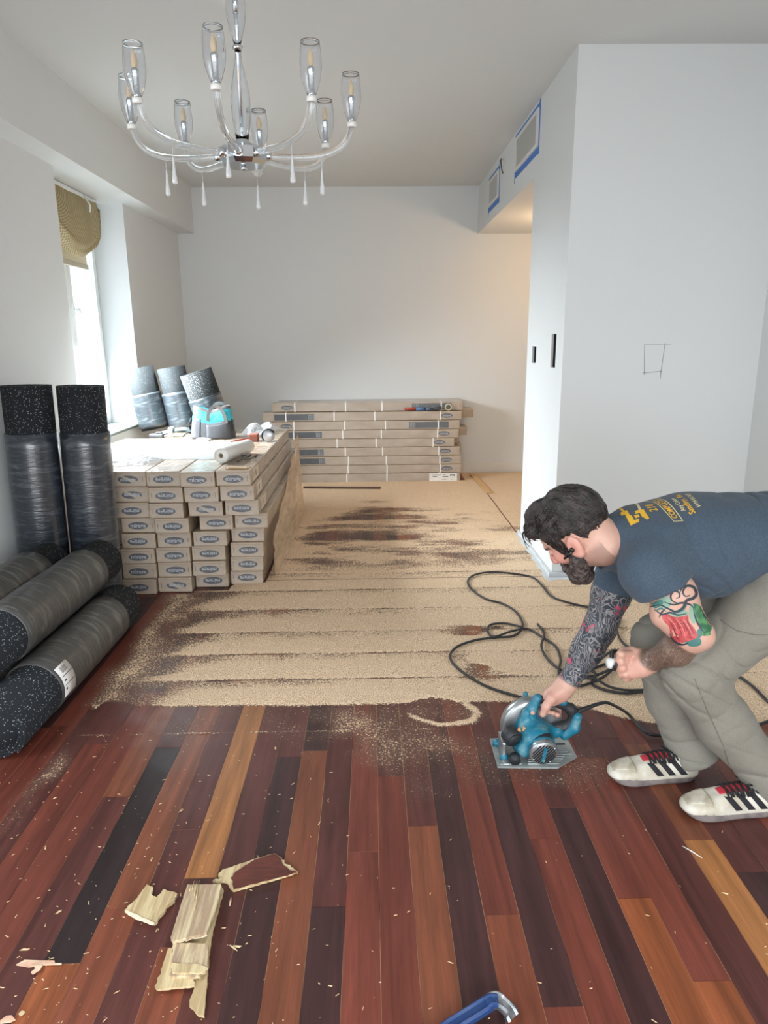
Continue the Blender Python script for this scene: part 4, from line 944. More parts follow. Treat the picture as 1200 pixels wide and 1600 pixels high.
def scrap2(lab, polys, name='wood_splinter', m=M_PALE):
    c0 = None
    for pxs in polys:
        pts = [at_z(px/6, 1480+py/6, 0.004)[:2] for px, py in pxs]
        if c0 is None: c0 = np.mean(pts, 0); t = thing(name, lab, 'splinter', (c0[0], c0[1], 0)); k = 0
        a2 = sum(pts[i][0]*pts[(i+1) % len(pts)][1]-pts[(i+1) % len(pts)][0]*pts[i][1] for i in range(len(pts)))
        if a2 < 0: pts = pts[::-1]
        MB().prism([(p[0]-c0[0], p[1]-c0[1]) for p in pts], 0.002+0.003*k, 0.005+0.003*k).build('sliver', m, t); k += 1
M_PINK = mat('pinkish_splinter', (214, 168, 142), 0.75, rgb2=(230, 206, 176), nscale=20)
scrap2('pinkish splinters lying beside the end of the dark plank', [[(150, 165), (230, 120), (380, 125), (510, 125), (515, 150), (580, 150), (575, 162), (420, 165), (270, 185)], [(290, 245), (340, 205), (300, 175), (400, 180), (380, 215), (310, 262)]], m=M_PINK)
scrap2('pale frayed splinter in the bottom left corner', [[(0, 690), (60, 645), (110, 640), (145, 680), (100, 700), (0, 715)]], m=M_PINK)
scrap2('small pale chip just right of the corner splinter', [[(175, 625), (205, 595), (235, 605), (220, 625), (190, 645)]], m=M_PALE)
def sliver(lab, p0, p1, w, m=M_PALE):
    a, b_ = at_z(*p0, 0.004), at_z(*p1, 0.004); c = (a+b_)/2; t = thing('wood_splinter', lab, 'splinter', (c[0], c[1], 0))
    MB().tube([(a[0]-c[0], a[1]-c[1], 0.0045), (0, 0, 0.006), (b_[0]-c[0], b_[1]-c[1], 0.0045)], [w*0.5, w, w*0.3], 6).build('sliver', m, t)
sliver('long thin white splinter on the floor below the near shoe', (1066, 1322), (1097, 1341), 0.0022, mat('white_sliver', (236, 230, 222), 0.6))
sliver('short pale splinter right of the broken boards', (359, 1477), (371, 1486), 0.0028)
sliver('reddish teardrop chip below the red-brown scrap', (361, 1403), (359, 1416), 0.003, M_PINK)
# ------------------------------------------------------------------ pry bar
t = thing('pry_bar', 'worn blue steel pry bar with a silver claw at the bottom edge', 'pry bar', (float(at_z(760, 1590)[0]), float(at_z(760, 1590)[1]), 0))
c0 = t.location
M_BLUE = mat('chipped_blue_paint', (34, 62, 110), 0.35, rgb2=(120, 132, 148), nscale=16, lo=0.55, hi=0.72); M_STEEL = mat('scuffed_steel', (170, 174, 178), 0.35, 0.8, rgb2=(120, 124, 128), nscale=30)
def bar(pxz, w, th, m, name):
    P = [Vector(at_z(px, py, z)) - c0 for px, py, z in pxz]; P = spline(P, 6); vs = []; n = len(P)
    prof = [(-0.5, -0.5), (0.5, -0.5), (0.5, 0.2), (0.34, 0.5), (0.2, 0.22), (-0.2, 0.22), (-0.34, 0.5), (-0.5, 0.2)]
    for i, p in enumerate(P):
        tg = (P[min(i+1, n-1)]-P[max(i-1, 0)]).normalized(); s = tg.cross(Vector((0, 0, 1))).normalized(); up = s.cross(tg)
        ww = w if not hasattr(w, '__len__') else w[0]+(w[1]-w[0])*i/(n-1)
        for a_, c_ in prof: vs.append(p + s*(ww*a_) + up*(th*c_))
    k = len(prof); fs = [tuple(range(k-1, -1, -1)), tuple(range((n-1)*k, n*k))]
    for i in range(n-1): fs += [(i*k+j, i*k+(j+1) % k, (i+1)*k+(j+1) % k, (i+1)*k+j) for j in range(k)]
    MB().add(vs, fs).build(name, m, t)
bar([(655, 1640, 0.016), (705, 1603, 0.022), (745, 1578, 0.032), (768, 1563, 0.038)], 0.034, 0.016, M_BLUE, 'shank')
bar([(766, 1564, 0.038), (775, 1560, 0.04), (784, 1566, 0.036), (795, 1577, 0.022), (802, 1590, 0.009)], (0.035, 0.038), 0.013, M_STEEL, 'claw')
q = [(793, 1574, 0.016), (789, 1582, 0.012)]
bar([(760, 1567, 0.040), (768, 1562, 0.044), (778, 1563, 0.043)], 0.03, 0.01, M_BLUE, 'heel')

# ------------------------------------------------------------------ cables on the dusty floor
M_CABLE = mat('black_rubber_cable', (38, 38, 40), 0.5)
def cable(b, pxs, r=0.0062, z=0.0135, n=7):
    P = []
    for p in pxs: P.append(at_z(p[0], p[1], p[2] if len(p) > 2 else z))
    b.tube(spline(P, n), r, 8)
b = MB()
cable(b, [(822, 1092), (772, 1077), (744, 1064), (720, 1048), (706, 1034), (704, 1022), (715, 1010), (744, 1000), (776, 996), (800, 994), (814, 985), (816, 972), (805, 955), (785, 943), (760, 936), (738, 922), (731, 908), (742, 898), (768, 894), (800, 896), (832, 902), (848, 916), (862, 932), (890, 942), (920, 949), (950, 957), (968, 968), (964, 984), (972, 1003), (992, 1017), (1010, 1022)])
cable(b, [(816, 980, .024), (790, 974), (767, 976), (762, 986), (772, 995, .02), (800, 986, .024), (825, 983), (848, 996), (868, 1010), (876, 1030), (873, 1052), (885, 1068), (905, 1072), (935, 1062), (955, 1048), (968, 1030), (960, 1016), (954, 1024), (958, 1040, .03), (940, 1052, .03), (915, 1058), (925, 1046), (950, 1036), (975, 1028), (1000, 1024)])
cable(b, [(840, 975), (850, 990), (846, 1010, .02), (856, 1030), (880, 1048), (910, 1044, .03), (930, 1052, .03), (925, 1068), (945, 1078), (975, 1083), (1000, 1081), (1030, 1078)])
cable(b, [(905, 1060, .03), (928, 1060, .034), (950, 1072, .02), (975, 1078, .02), (1005, 1078), (1030, 1074)])
cable(b, [(910, 1040, .02), (935, 1032, .03), (955, 1018, .03), (975, 1017, .02), (995, 1012)])
cord = b.build('extension_cord', M_CABLE); tag(cord, 'black extension cord looped over the sawdust behind the saw', 'cord')
b = MB(); cable(b, [(1110, 1075), (1137, 1060), (1152, 1056), (1165, 1064), (1180, 1076), (1200, 1096), (1215, 1108)])
tag(b.build('extension_cord', M_CABLE), 'stretch of black cord on the sawdust right of the legs', 'cord')
b = MB(); cable(b, [(1130, 1155), (1165, 1143), (1185, 1133), (1205, 1127), (1222, 1136)])
tag(b.build('extension_cord', M_CABLE), 'short length of dark cord at the right edge by the trouser leg', 'cord')

# ================================================================== THE MAN
class Field:
    """signed distance samples on a grid; solids are blended in and cut out, then skinned as one closed surface"""
    def __init__(s, lo, hi, h):
        s.lo = np.array(lo, float); s.h = h; s.n = np.ceil((np.array(hi)-s.lo)/h).astype(int)+1
        s.F = np.full(s.n, 0.5, np.float32)
        s.ax = [s.lo[i]+h*np.arange(s.n[i]) for i in range(3)]
    def sub(s, lo, hi):
        a = np.clip(np.floor((np.array(lo)-s.lo)/s.h).astype(int), 0, s.n); b = np.clip(np.ceil((np.array(hi)-s.lo)/s.h).astype(int)+1, 0, s.n)
        sl = tuple(slice(a[i], b[i]) for i in range(3))
        X, Y, Z = np.meshgrid(*[s.ax[i][sl[i]].astype(np.float32) for i in range(3)], indexing='ij')
        return sl, X, Y, Z
    def put(s, sl, d, k, cut=False):
        f = s.F[sl]
        if cut:
            h = np.clip(0.5-0.5*(f+d)/k, 0, 1); s.F[sl] = f*(1-h) + (-d)*h + k*h*(1-h)
        else:
            h = np.clip(0.5+0.5*(f-d)/k, 0, 1); s.F[sl] = f*(1-h) + d*h - k*h*(1-h)
    def cap(s, a, b, r1, r2=None, k=0.02, cut=False):
        r2 = r1 if r2 is None else r2; a = np.array(a, float); b = np.array(b, float); m = max(r1, r2)+k+0.03
        sl, X, Y, Z = s.sub(np.minimum(a, b)-m, np.maximum(a, b)+m)
        if X.size == 0: return s
        ab = b-a; L2 = ab@ab + 1e-12
        t = np.clip(((X-a[0])*ab[0]+(Y-a[1])*ab[1]+(Z-a[2])*ab[2])/L2, 0, 1)
        d = np.sqrt((X-a[0]-t*ab[0])**2+(Y-a[1]-t*ab[1])**2+(Z-a[2]-t*ab[2])**2) - (r1+(r2-r1)*t)
        s.put(sl, d, k, cut); return s
    def chain(s, pts, rs, k=0.02):
        for i in range(len(pts)-1): s.cap(pts[i], pts[i+1], rs[i], rs[i+1], k)
        return s
    def ell(s, c, r, axes=None, k=0.02, cut=False):
        c = np.array(c, float); r = np.array(r, float); A = np.eye(3) if axes is None else np.array(axes); m = max(r)+k+0.03
        sl, X, Y, Z = s.sub(c-m, c+m)
        if X.size == 0: return s
        q = [(A[i, 0]*(X-c[0])+A[i, 1]*(Y-c[1])+A[i, 2]*(Z-c[2])) for i in range(3)]
        k0 = np.sqrt(sum((q[i]/r[i])**2 for i in range(3))); k1 = np.sqrt(sum((q[i]/r[i]**2)**2 for i in range(3)))
        s.put(sl, k0*(k0-1)/np.maximum(k1, 1e-6), k, cut); return s
    def plane(s, p, n, lo, hi, k=0.004):
        """cut away everything in front of a plane, inside a box"""
        n = np.array(n, float); n /= np.linalg.norm(n); sl, X, Y, Z = s.sub(lo, hi)
        d = -((X-p[0])*n[0]+(Y-p[1])*n[1]+(Z-p[2])*n[2]); s.put(sl, d, k, True); return s
    def warp(s, fn, lo, hi):
        sl, X, Y, Z = s.sub(lo, hi); f = s.F[sl]; m = np.abs(f) < 0.03
        f[m] += fn(X[m].astype(float), Y[m].astype(float), Z[m].astype(float)).astype(np.float32); s.F[sl] = f; return s
    def skin(s):
        F = s.F; ins = F < 0; n = F.shape
        cnt = np.zeros((n[0]-1, n[1]-1, n[2]-1), np.uint8)
        C8 = [(i, j, k) for i in (0, 1) for j in (0, 1) for k in (0, 1)]
        for (i, j, k) in C8: cnt += ins[i:n[0]-1+i, j:n[1]-1+j, k:n[2]-1+k]
        act = (cnt > 0) & (cnt < 8); idx = np.argwhere(act); vid = np.full(act.shape, -1, np.int32); vid[act] = np.arange(len(idx))
        acc = np.zeros((len(idx), 3)); num = np.zeros(len(idx)); val = {c: F[idx[:, 0]+c[0], idx[:, 1]+c[1], idx[:, 2]+c[2]] for c in C8}
        for a in C8:
            for ax in range(3):
                if a[ax] == 0:
                    b = list(a); b[ax] = 1; b = tuple(b); fa, fb = val[a], val[b]; m = (fa < 0) != (fb < 0)
                    t = np.where(m, fa/np.where(m, fa-fb, 1), 0)
                    p = np.tile(np.array(a, float), (len(idx), 1)); p[:, ax] += t
                    acc[m] += p[m]; num[m] += 1
        V = s.lo + s.h*(idx + acc/num[:, None])
        faces = []
        for ax in range(3):
            o = [slice(None)]*3; p = [slice(None)]*3; o[ax] = slice(0, n[ax]-1); p[ax] = slice(1, n[ax])
            e = np.argwhere(ins[tuple(o)] != ins[tuple(p)]); u, v = (ax+1) % 3, (ax+2) % 3
            e = e[(e[:, u] > 0) & (e[:, v] > 0) & (e[:, u] < n[u]-1) & (e[:, v] < n[v]-1)]
            sg = ins[tuple(e.T)]; q = []
            for du, dv in ((-1, -1), (0, -1), (0, 0), (-1, 0)):
                c = e.copy(); c[:, u] += du; c[:, v] += dv; q.append(vid[tuple(c.T)])
            q = np.stack(q, -1); q[~sg] = q[~sg][:, ::-1]; faces.append(q)
        return V, np.concatenate(faces)

BASE = np.array([1.10, 2.08, 0.0])
man = thing('person', 'bearded man in a blue T-shirt bending to guide the saw, tattooed arms, grey trousers', 'person', tuple(BASE))
def man_part(name, fld, mats, attrs=None, lab=None):
    V, F = fld.skin()
    at = attrs(V) if attrs else None
    o = npmesh(name, V-BASE, F, mats, man, True, at)
    if lab: o['label'] = lab
    return o, V, F
P = at_y
# ---- head frame: ear-to-ear origin, f forward, u up, s to the camera side
HF = np.array([-0.57, 0.50, -0.65]); HF /= np.linalg.norm(HF)
HU = np.array([-0.66, 0.20, 0.73]); HU -= HF*(HU@HF); HU /= np.linalg.norm(HU)
HS = np.cross(HF, HU); HS = HS if HS[1] < 0 else -HS
HK = 1.10
HO = P(894, 857, 2.085) - HS*0.076*HK
HA = np.stack([HF, HU, HS])
def H(f, u, s=0.0): return HO + HK*(HF*f + HU*u + HS*s)
def head_local(V): return ((V-HO) @ HA.T)/HK
def rr(*a): return [x*HK for x in a]

body = Field((0.46, 1.80, 0.14), (1.30, 2.52, 1.04), 0.0032)
def head_base(B, g=0.0):
    B.ell(H(-0.018, 0.056), rr(0.100+g, 0.086+g, 0.076+g), HA)
    B.ell(H(0.042, 0.050), rr(0.052+g, 0.056+g, 0.062+g), HA, k=0.03)
    B.ell(H(0.040, -0.012), rr(0.049+g, 0.062+g, 0.055+g), HA, k=0.02)
head_base(body)
for sgn in (1, -1):
    body.cap(H(-0.004, -0.045, 0.050*sgn), H(0.070, -0.086, 0.018*sgn), 0.018*HK, 0.019*HK, 0.025)
    body.cap(H(0.086, 0.034, 0.034*sgn), H(0.094, 0.031, 0.010*sgn), 0.009*HK, 0.009*HK, 0.012)
    body.ell(H(0.064, -0.010, 0.040*sgn), rr(0.022, 0.02, 0.018), HA, k=0.02)
    body.ell(H(0.100, 0.013, 0.030*sgn), rr(0.014, 0.011, 0.015), HA, k=0.008, cut=True)
    body.ell(H(0.081, 0.012, 0.031*sgn), rr(0.0125, 0.0125, 0.0125), HA, k=0.004)
    body.ell(H(0.106, -0.024, 0.011*sgn), rr(0.009, 0.008, 0.008), HA, k=0.008)
    # ear
    ea = np.stack([HF*0.96+HU*0.28, HU*0.96-HF*0.28, HS])
    body.ell(H(-0.010, 0.000, 0.078*sgn), rr(0.021, 0.034, 0.0085), ea, k=0.006)
    body.ell(H(-0.003, 0.000, 0.090*sgn), rr(0.012, 0.020, 0.009), ea, k=0.005, cut=True)
    body.ell(H(-0.010, -0.028, 0.078*sgn), rr(0.010, 0.010, 0.007), HA, k=0.008)
body.cap(H(0.070, -0.086), H(0.080, -0.088), 0.022*HK, 0.021*HK, 0.02)
body.cap(H(0.090, 0.026), H(0.112, -0.014), 0.0085*HK, 0.0125*HK, 0.014)
body.cap(H(0.088, -0.050, -0.016), H(0.088, -0.050, 0.016), 0.010*HK, None, 0.01)
NB = np.array([0.80, 2.15, 0.862])
body.chain([H(-0.040, 0.0), H(-0.045, -0.06), NB], [0.060, 0.060, 0.068], 0.04)
# torso under the shirt
body.ell((0.88, 2.16, 0.85), (0.10, 0.17, 0.10), k=0.05); body.ell((1.02, 2.15, 0.86), (0.18, 0.155, 0.13), k=0.05); body.ell((1.16, 2.15, 0.87), (0.12, 0.14, 0.11), k=0.05)
# near (left) arm: elbow on the knee
LS, LE, LW = np.array([0.835, 2.0, 0.85]), P(1086, 990, 1.915), P(1016, 1033, 2.045)
LM = P(1052, 928, 1.945)
body.chain([LS+np.array([0.01, 0.05, 0.01]), LM, LE], [0.060, 0.061, 0.047], 0.03)
body.cap(P(1040, 960, 1.93), P(1066, 985, 1.93), 0.045, 0.040, 0.03)
body.ell(LE+np.array([0.022, -0.002, -0.008]), (0.028, 0.028, 0.028), k=0.03)
body.chain([LE, P(1056, 1016, 1.965), LW], [0.045, 0.046, 0.031], 0.025)
# far (right) arm: straight down to the saw
RS_, RE, RW = np.array([0.885, 2.33, 0.765]), P(936, 983, 2.335), P(888, 1066, 2.305)
body.chain([RS_, P(956, 925, 2.34), RE], [0.068, 0.066, 0.056], 0.03)
body.chain([RE, P(918, 1015, 2.325), RW], [0.056, 0.055, 0.036], 0.025)
# right hand over the saw grip
def finger(pts, r0, r1, k=0.006): body.chain(pts, np.linspace(r0, r1, len(pts)), k)
body.chain([RW, P(876, 1080, 2.300), P(862, 1089, 2.297)], [0.034, 0.035, 0.034], 0.02)
body.chain([P(880, 1078, 2.318), P(868, 1090, 2.325)], [0.030, 0.027], 0.02)
finger([P(876, 1080, 2.282), P(862, 1091, 2.268), P(853, 1104, 2.262), P(848, 1116, 2.264)], 0.020, 0.0115, 0.010)   # thumb down the near side
finger([P(858, 1087, 2.318), P(846, 1094, 2.334), P(838, 1106, 2.325), P(835, 1113, 2.300), P(832, 1113, 2.284)], 0.0125, 0.0095)   # index at the trigger
for (qx, qy) in ((858, 1112), (865, 1114), (872, 1117)):
    finger([P(qx+4, 1088, 2.322), P(qx+1, qy-14, 2.345), P(qx, qy-2, 2.332), P(qx, qy, 2.300), P(qx-1, qy, 2.279)], 0.0125, 0.0092)
# left hand, loosely closed over the thigh
body.chain([LW, P(1003, 1037, 2.05), P(990, 1040, 2.06)], [0.032, 0.036, 0.034], 0.02)
body.chain([P(1004, 1028, 2.065), P(985, 1032, 2.075)], [0.026, 0.025], 0.02)
body.cap(P(1000, 1046, 2.04), P(988, 1050, 2.045), 0.022, 0.02, 0.02)
for i, (ax, ay, bx, by, cx, cy, dx, dy) in enumerate(((984, 1022, 970, 1022, 966, 1034, 976, 1037), (985, 1032, 970, 1034, 967, 1045, 977, 1047), (986, 1041, 973, 1044, 971, 1053, 981, 1054), (988, 1050, 978, 1054, 978, 1060, 986, 1059))):
    finger([P(ax, ay, 2.055), P(bx, by, 2.035), P(cx, cy, 2.045), P(dx, dy, 2.068)], 0.0140-0.0010*i, 0.0095)
finger([P(1004, 1024, 2.06), P(988, 1018, 2.07), P(974, 1018, 2.075), P(965, 1024, 2.08)], 0.018, 0.0105, 0.008)
body.warp(lambda x, y, z: 0.0006*vnoise(x*90, y*90, z*90, 2), body.lo, body.lo+0.9)

def skin_attrs(V):
    hl = head_local(V); f, u, s_ = hl[:, 0], hl[:, 1], hl[:, 2]
    n = len(V); far = np.zeros(n); nup = np.zeros(n); nlo = np.zeros(n)
    def along(a, b):
        ab = b-a; t = ((V-a)@ab)/(ab@ab); d = np.linalg.norm(V-a-np.clip(t, 0, 1)[:, None]*ab, axis=1); return t, d
    t1, d1 = along(RS_, RE); t2, d2 = along(RE, RW)
    far = np.where(((d1 < 0.085) | (d2 < 0.075)) & (V[:, 1] > 2.2), 1.0, 0)*smoothstep(1.02, 0.97, t2)*(V[:, 2] < 0.80)
    t3, d3 = along(LM, LE); t4, d4 = along(LE, LW)
    nup = np.where((d3 < 0.09) & (V[:, 1] < 2.05), 1.0, 0)*(t4 < 0.12)
    nlo = np.where((d4 < 0.07) & (V[:, 1] < 2.12), 1.0, 0)*smoothstep(0.0, 0.2, t4)*smoothstep(0.99, 0.93, t4)*(1-smoothstep(0.2, 0.1, t4)*nup)
    head = (np.abs(s_) < 0.10) & (np.abs(u) < 0.2) & (np.abs(f) < 0.2)
    # natural skin colour: redder ear, nose and cheeks, brows and lashes
    col = np.tile(np.array(lin((202, 160, 142))), (n, 1)); red = np.array(lin((206, 132, 120))); brow = np.array(lin((52, 40, 36)))
    w = np.clip(np.exp(-((f-0.112)**2+(u+0.015)**2)/0.0009) + 0.7*np.exp(-((f-0.055)**2+(u+0.012)**2)/0.0012) + 0.75*(np.exp(-((f+0.008)**2+u**2)/0.0012)*(np.abs(s_) > 0.066)), 0, 1)*head
    col = col*(1-0.8*w[:, None]) + red*0.8*w[:, None]
    hand = smoothstep(0.10, 0.04, np.linalg.norm(V-P(862, 1100, 2.29), axis=1)) + smoothstep(0.10, 0.03, np.linalg.norm(V-P(982, 1042, 2.05), axis=1))
    hw = np.clip(0.35*hand*(0.6+0.6*vnoise(V[:, 0]*70, V[:, 1]*70, V[:, 2]*70, 4)), 0, 0.6)[:, None]; col = col*(1-hw)+red*hw
    b = (np.exp(-((u-0.030-0.10*(0.03-np.abs(np.abs(s_)-0.026)))/0.0052)**2)*(np.abs(np.abs(s_)-0.029) < 0.024)*(f > 0.066)*head)
    e = np.exp(-((u-0.006)/0.0028)**2)*(np.abs(np.abs(s_)-0.031) < 0.013)*(f > 0.074)*head
    b = np.clip(b+0.9*e, 0, 1)[:, None]; col = col*(1-b) + brow*b
    stub = 0.45*smoothstep(-0.02, -0.05, u)*head*(f > -0.07); col = col*(1-stub[:, None]) + brow*stub[:, None]*1.6
    # the ink: vine scrolls, a red flower and green leaves above the near elbow
    c = np.concatenate([col, np.ones((n, 1))], 1)
    # coordinates on the near upper arm, in metres: a along, b around
    ax = (LE-LM)/np.linalg.norm(LE-LM); sd = np.cross(ax, np.array([0, -1.0, 0])); sd /= np.linalg.norm(sd)
    a = (V-LM)@ax; b2 = (V-LM)@sd
    return {'skin_col': ('FLOAT_COLOR', c), 'ink_far': ('FLOAT', far), 'ink_up': ('FLOAT', nup), 'ink_low': ('FLOAT', nlo), 'arm_a': ('FLOAT', a), 'arm_b': ('FLOAT', b2)}

def skin_mat():
    m, nd, lk, b = nt('skin_with_tattoos')
    tc = nd.new('ShaderNodeTexCoord')
    def attr(n): return N(nd, 'ShaderNodeAttribute', attribute_name=n)
    def math_(op, x, y=None, z=None, clamp=False):
        q = N(nd, 'ShaderNodeMath', operation=op); q.use_clamp = clamp
        for i, v in enumerate((x, y, z)):
            if v is None: continue
            if hasattr(v, 'links'): lk.new(v, q.inputs[i])
            else: q.inputs[i].default_value = v
        return q.outputs[0]
    def mix(fac, a, c):
        q = N(nd, 'ShaderNodeMix', data_type='RGBA')
        if hasattr(fac, 'links'): lk.new(fac, q.inputs[0])
        else: q.inputs[0].default_value = fac
        for i, v in ((6, a), (7, c)):
            if hasattr(v, 'links'): lk.new(v, q.inputs[i])
            else: q.inputs[i].default_value = (*lin(v), 1)
        return q.outputs[2]
    def ramp(x, lo, hi):
        q = nd.new('ShaderNodeMapRange'); lk.new(x, q.inputs[0]); q.inputs[1].default_value = lo; q.inputs[2].default_value = hi; return q.outputs[0]
    sk = attr('skin_col').outputs['Color']
    # dense dark sleeve with pale scratches, scrolls and pink touches
    def sleeve(ink, dark, pale, pink, sc, seed, amt):
        mp = nd.new('ShaderNodeMapping'); mp.inputs['Location'].default_value = (seed, seed*2, 0); lk.new(tc.outputs['Object'], mp.inputs[0])
        ns = N(nd, 'ShaderNodeTexNoise', Scale=14*sc, Detail=2); lk.new(mp.outputs[0], ns.inputs['Vector'])
        va = N(nd, 'ShaderNodeVectorMath', operation='SCALE'); lk.new(ns.outputs['Color'], va.inputs[0]); va.inputs['Scale'].default_value = 0.09
        vb = N(nd, 'ShaderNodeVectorMath', operation='ADD'); lk.new(mp.outputs[0], vb.inputs[0]); lk.new(va.outputs[0], vb.inputs[1])
        w1 = N(nd, 'ShaderNodeTexWave', Scale=26*sc, Distortion=3.0, Detail=2); lk.new(vb.outputs[0], w1.inputs['Vector'])
        v1 = N(nd, 'ShaderNodeTexVoronoi', feature='DISTANCE_TO_EDGE', Scale=30*sc); lk.new(vb.outputs[0], v1.inputs['Vector'])
        n2 = N(nd, 'ShaderNodeTexNoise', Scale=9*sc, Detail=2); lk.new(mp.outputs[0], n2.inputs['Vector'])
        l1 = ramp(w1.outputs['Fac'], 0.66, 0.80); l2 = ramp(v1.outputs['Distance'], 0.10, 0.03)
        ln = math_('MAXIMUM', math_('MULTIPLY', l1, ramp(n2.outputs['Fac'], 0.40, 0.56)), math_('MULTIPLY', l2, ramp(n2.outputs['Fac'], 0.56, 0.44)))
        c = mix(math_('MULTIPLY', ln, amt), dark, pale)
        n3 = N(nd, 'ShaderNodeTexNoise', Scale=16*sc, Detail=1); lk.new(vb.outputs[0], n3.inputs['Vector'])
        c = mix(math_('MULTIPLY', ramp(n3.outputs['Fac'], 0.66, 0.70), 0.85), c, pink)
        return c
    c1 = sleeve('ink_far', (46, 54, 64), (164, 158, 156), (204, 66, 100), 1.35, 0.31, 0.75)
    c2 = sleeve('ink_low', (84, 68, 58), (142, 120, 104), (104, 80, 68), 1.5, 0.77, 0.6)
    o = mix(attr('ink_far').outputs['Fac'], sk, c1); o = mix(math_('MULTIPLY', attr('ink_low').outputs['Fac'], 0.92), o, c2)
    # near upper arm: swirls above, flower in the middle, leaves to the right
    up = attr('ink_up').outputs['Fac']; A = attr('arm_a').outputs['Fac']; B = attr('arm_b').outputs['Fac']
    cv = nd.new('ShaderNodeCombineXYZ'); lk.new(A, cv.inputs[0]); lk.new(B, cv.inputs[1])
    n1 = N(nd, 'ShaderNodeTexNoise', Scale=18, Detail=2); lk.new(cv.outputs[0], n1.inputs['Vector'])
    va = N(nd, 'ShaderNodeVectorMath', operation='SCALE'); lk.new(n1.outputs['Color'], va.inputs[0]); va.inputs['Scale'].default_value = 0.05
    vb = N(nd, 'ShaderNodeVectorMath', operation='ADD'); lk.new(cv.outputs[0], vb.inputs[0]); lk.new(va.outputs[0], vb.inputs[1])
    w = N(nd, 'ShaderNodeTexWave', wave_type='RINGS', Scale=15, Distortion=7.0, Detail=0); lk.new(vb.outputs[0], w.inputs['Vector'])
    sw = math_('MULTIPLY', ramp(w.outputs['Fac'], 0.56, 0.68), ramp(A, 0.085, 0.06))
    w2 = N(nd, 'ShaderNodeTexWave', wave_type='BANDS', Scale=14, Distortion=6.0, Detail=1); lk.new(vb.outputs[0], w2.inputs['Vector'])
    tq = mix(math_('MULTIPLY', math_('MULTIPLY', ramp(w2.outputs['Fac'], 0.5, 0.75), ramp(A, 0.09, 0.05)), 0.65), sk, (112, 140, 130))
    tq = mix(sw, tq, (50, 66, 76))
    def blob(a0, b0, ra, rb, soft):
        d = math_('ADD', math_('POWER', math_('DIVIDE', math_('SUBTRACT', A, a0), ra), 2.0), math_('POWER', math_('DIVIDE', math_('SUBTRACT', B, b0), rb), 2.0))
        d = math_('ADD', d, math_('MULTIPLY', math_('SUBTRACT', n1.outputs['Fac'], 0.5), 1.6)); return ramp(d, 1.0+soft, 1.0-soft)
    petal = N(nd, 'ShaderNodeTexWave', wave_type='RINGS', Scale=40, Distortion=6, Detail=2); lk.new(vb.outputs[0], petal.inputs['Vector'])
    fl = mix(math_('MULTIPLY', petal.outputs['Fac'], 0.6), (190, 88, 84), (128, 50, 52))
    lf = mix(math_('MULTIPLY', w2.outputs['Fac'], 0.8), (104, 150, 104), (44, 78, 60))
    q = mix(blob(FLOW[4], FLOW[5], 0.030, 0.020, 0.25), tq, lf); q = mix(blob(FLOW[2], FLOW[3], 0.030, 0.020, 0.25), q, lf); q = mix(blob(FLOW[0], FLOW[1], 0.046, 0.038, 0.2), q, fl)
    
    lk.new(o, b.inputs['Base Color']); b.inputs['Roughness'].default_value = 0.5
    b.inputs['Subsurface Weight'].default_value = 0.06; b.inputs['Subsurface Radius'].default_value = (0.012, 0.004, 0.002)
    n9 = N(nd, 'ShaderNodeTexNoise', Scale=260, Detail=3); lk.new(tc.outputs['Object'], n9.inputs['Vector'])
    bp = N(nd, 'ShaderNodeBump', Strength=0.12, Distance=0.002); lk.new(n9.outputs['Fac'], bp.inputs['Height']); lk.new(bp.outputs[0], b.inputs['Normal'])
    return m
FLOW = (0.092, 0.030, 0.098, -0.036, 0.060, -0.034)
M_SKIN = skin_mat()
o_body, Vb, Fb = man_part('body', body, M_SKIN, skin_attrs); del body

# ---- ink drawn on the near upper arm: flat print laid on the skin
bvh_b = BVHTree.FromPolygons([Vector(v) for v in Vb-BASE], [tuple(map(int, q)) for q in Fb])
def on_skin(cx, cy, lift):
    h = bvh_b.ray_cast(Vector(CAM-BASE), Vector(_ray(920+cx/2.886, 860+cy/2.886)).normalized())
    return None if h[0] is None else h[0]+h[1]*lift
def ink_line(b, pts, w, lift=0.0012, taper=True):
    sp = spline([(x, y, 0) for x, y in pts], 7); L_, R_ = [], []; n = len(sp)
    for i, p in enumerate(sp):
        t = (sp[min(i+1, n-1)]-sp[max(i-1, 0)]).normalized(); ww = w/2*(1 if not taper else 0.25+0.75*math.sin(PI*min(0.96, max(0.04, i/(n-1)))))
        L_.append(on_skin(p.x-t.y*ww, p.y+t.x*ww, lift)); R_.append(on_skin(p.x+t.y*ww, p.y-t.x*ww, lift))
    for i in range(n-1):
        q = (L_[i], R_[i], R_[i+1], L_[i+1])
        if all(v is not None for v in q) and max((q[0]-q[2]).length, (q[1]-q[3]).length) < 0.03: b.add(q, [(0, 1, 2, 3)])
def ink_area(b, pts, lift=0.0008):
    sp = spline([(x, y, 0) for x, y in pts]+[(pts[0][0], pts[0][1], 0)], 4)[:-1]
    bm = bmesh.new(); f = bm.faces.new([bm.verts.new(p) for p in sp]); bmesh.ops.triangulate(bm, faces=[f]); bmesh.ops.subdivide_edges(bm, edges=bm.edges[:], cuts=3, use_grid_fill=True)
    bmesh.ops.triangulate(bm, faces=bm.faces[:]); bm.verts.index_update()
    vs = [on_skin(v.co.x, v.co.y, lift) for v in bm.verts]
    for f in bm.faces:
        q = [vs[v.index] for v in f.verts]
        if all(v is not None for v in q) and max((q[0]-q[1]).length, (q[1]-q[2]).length) < 0.03: b.add(q, [(0, 1, 2)])
    bm.free()
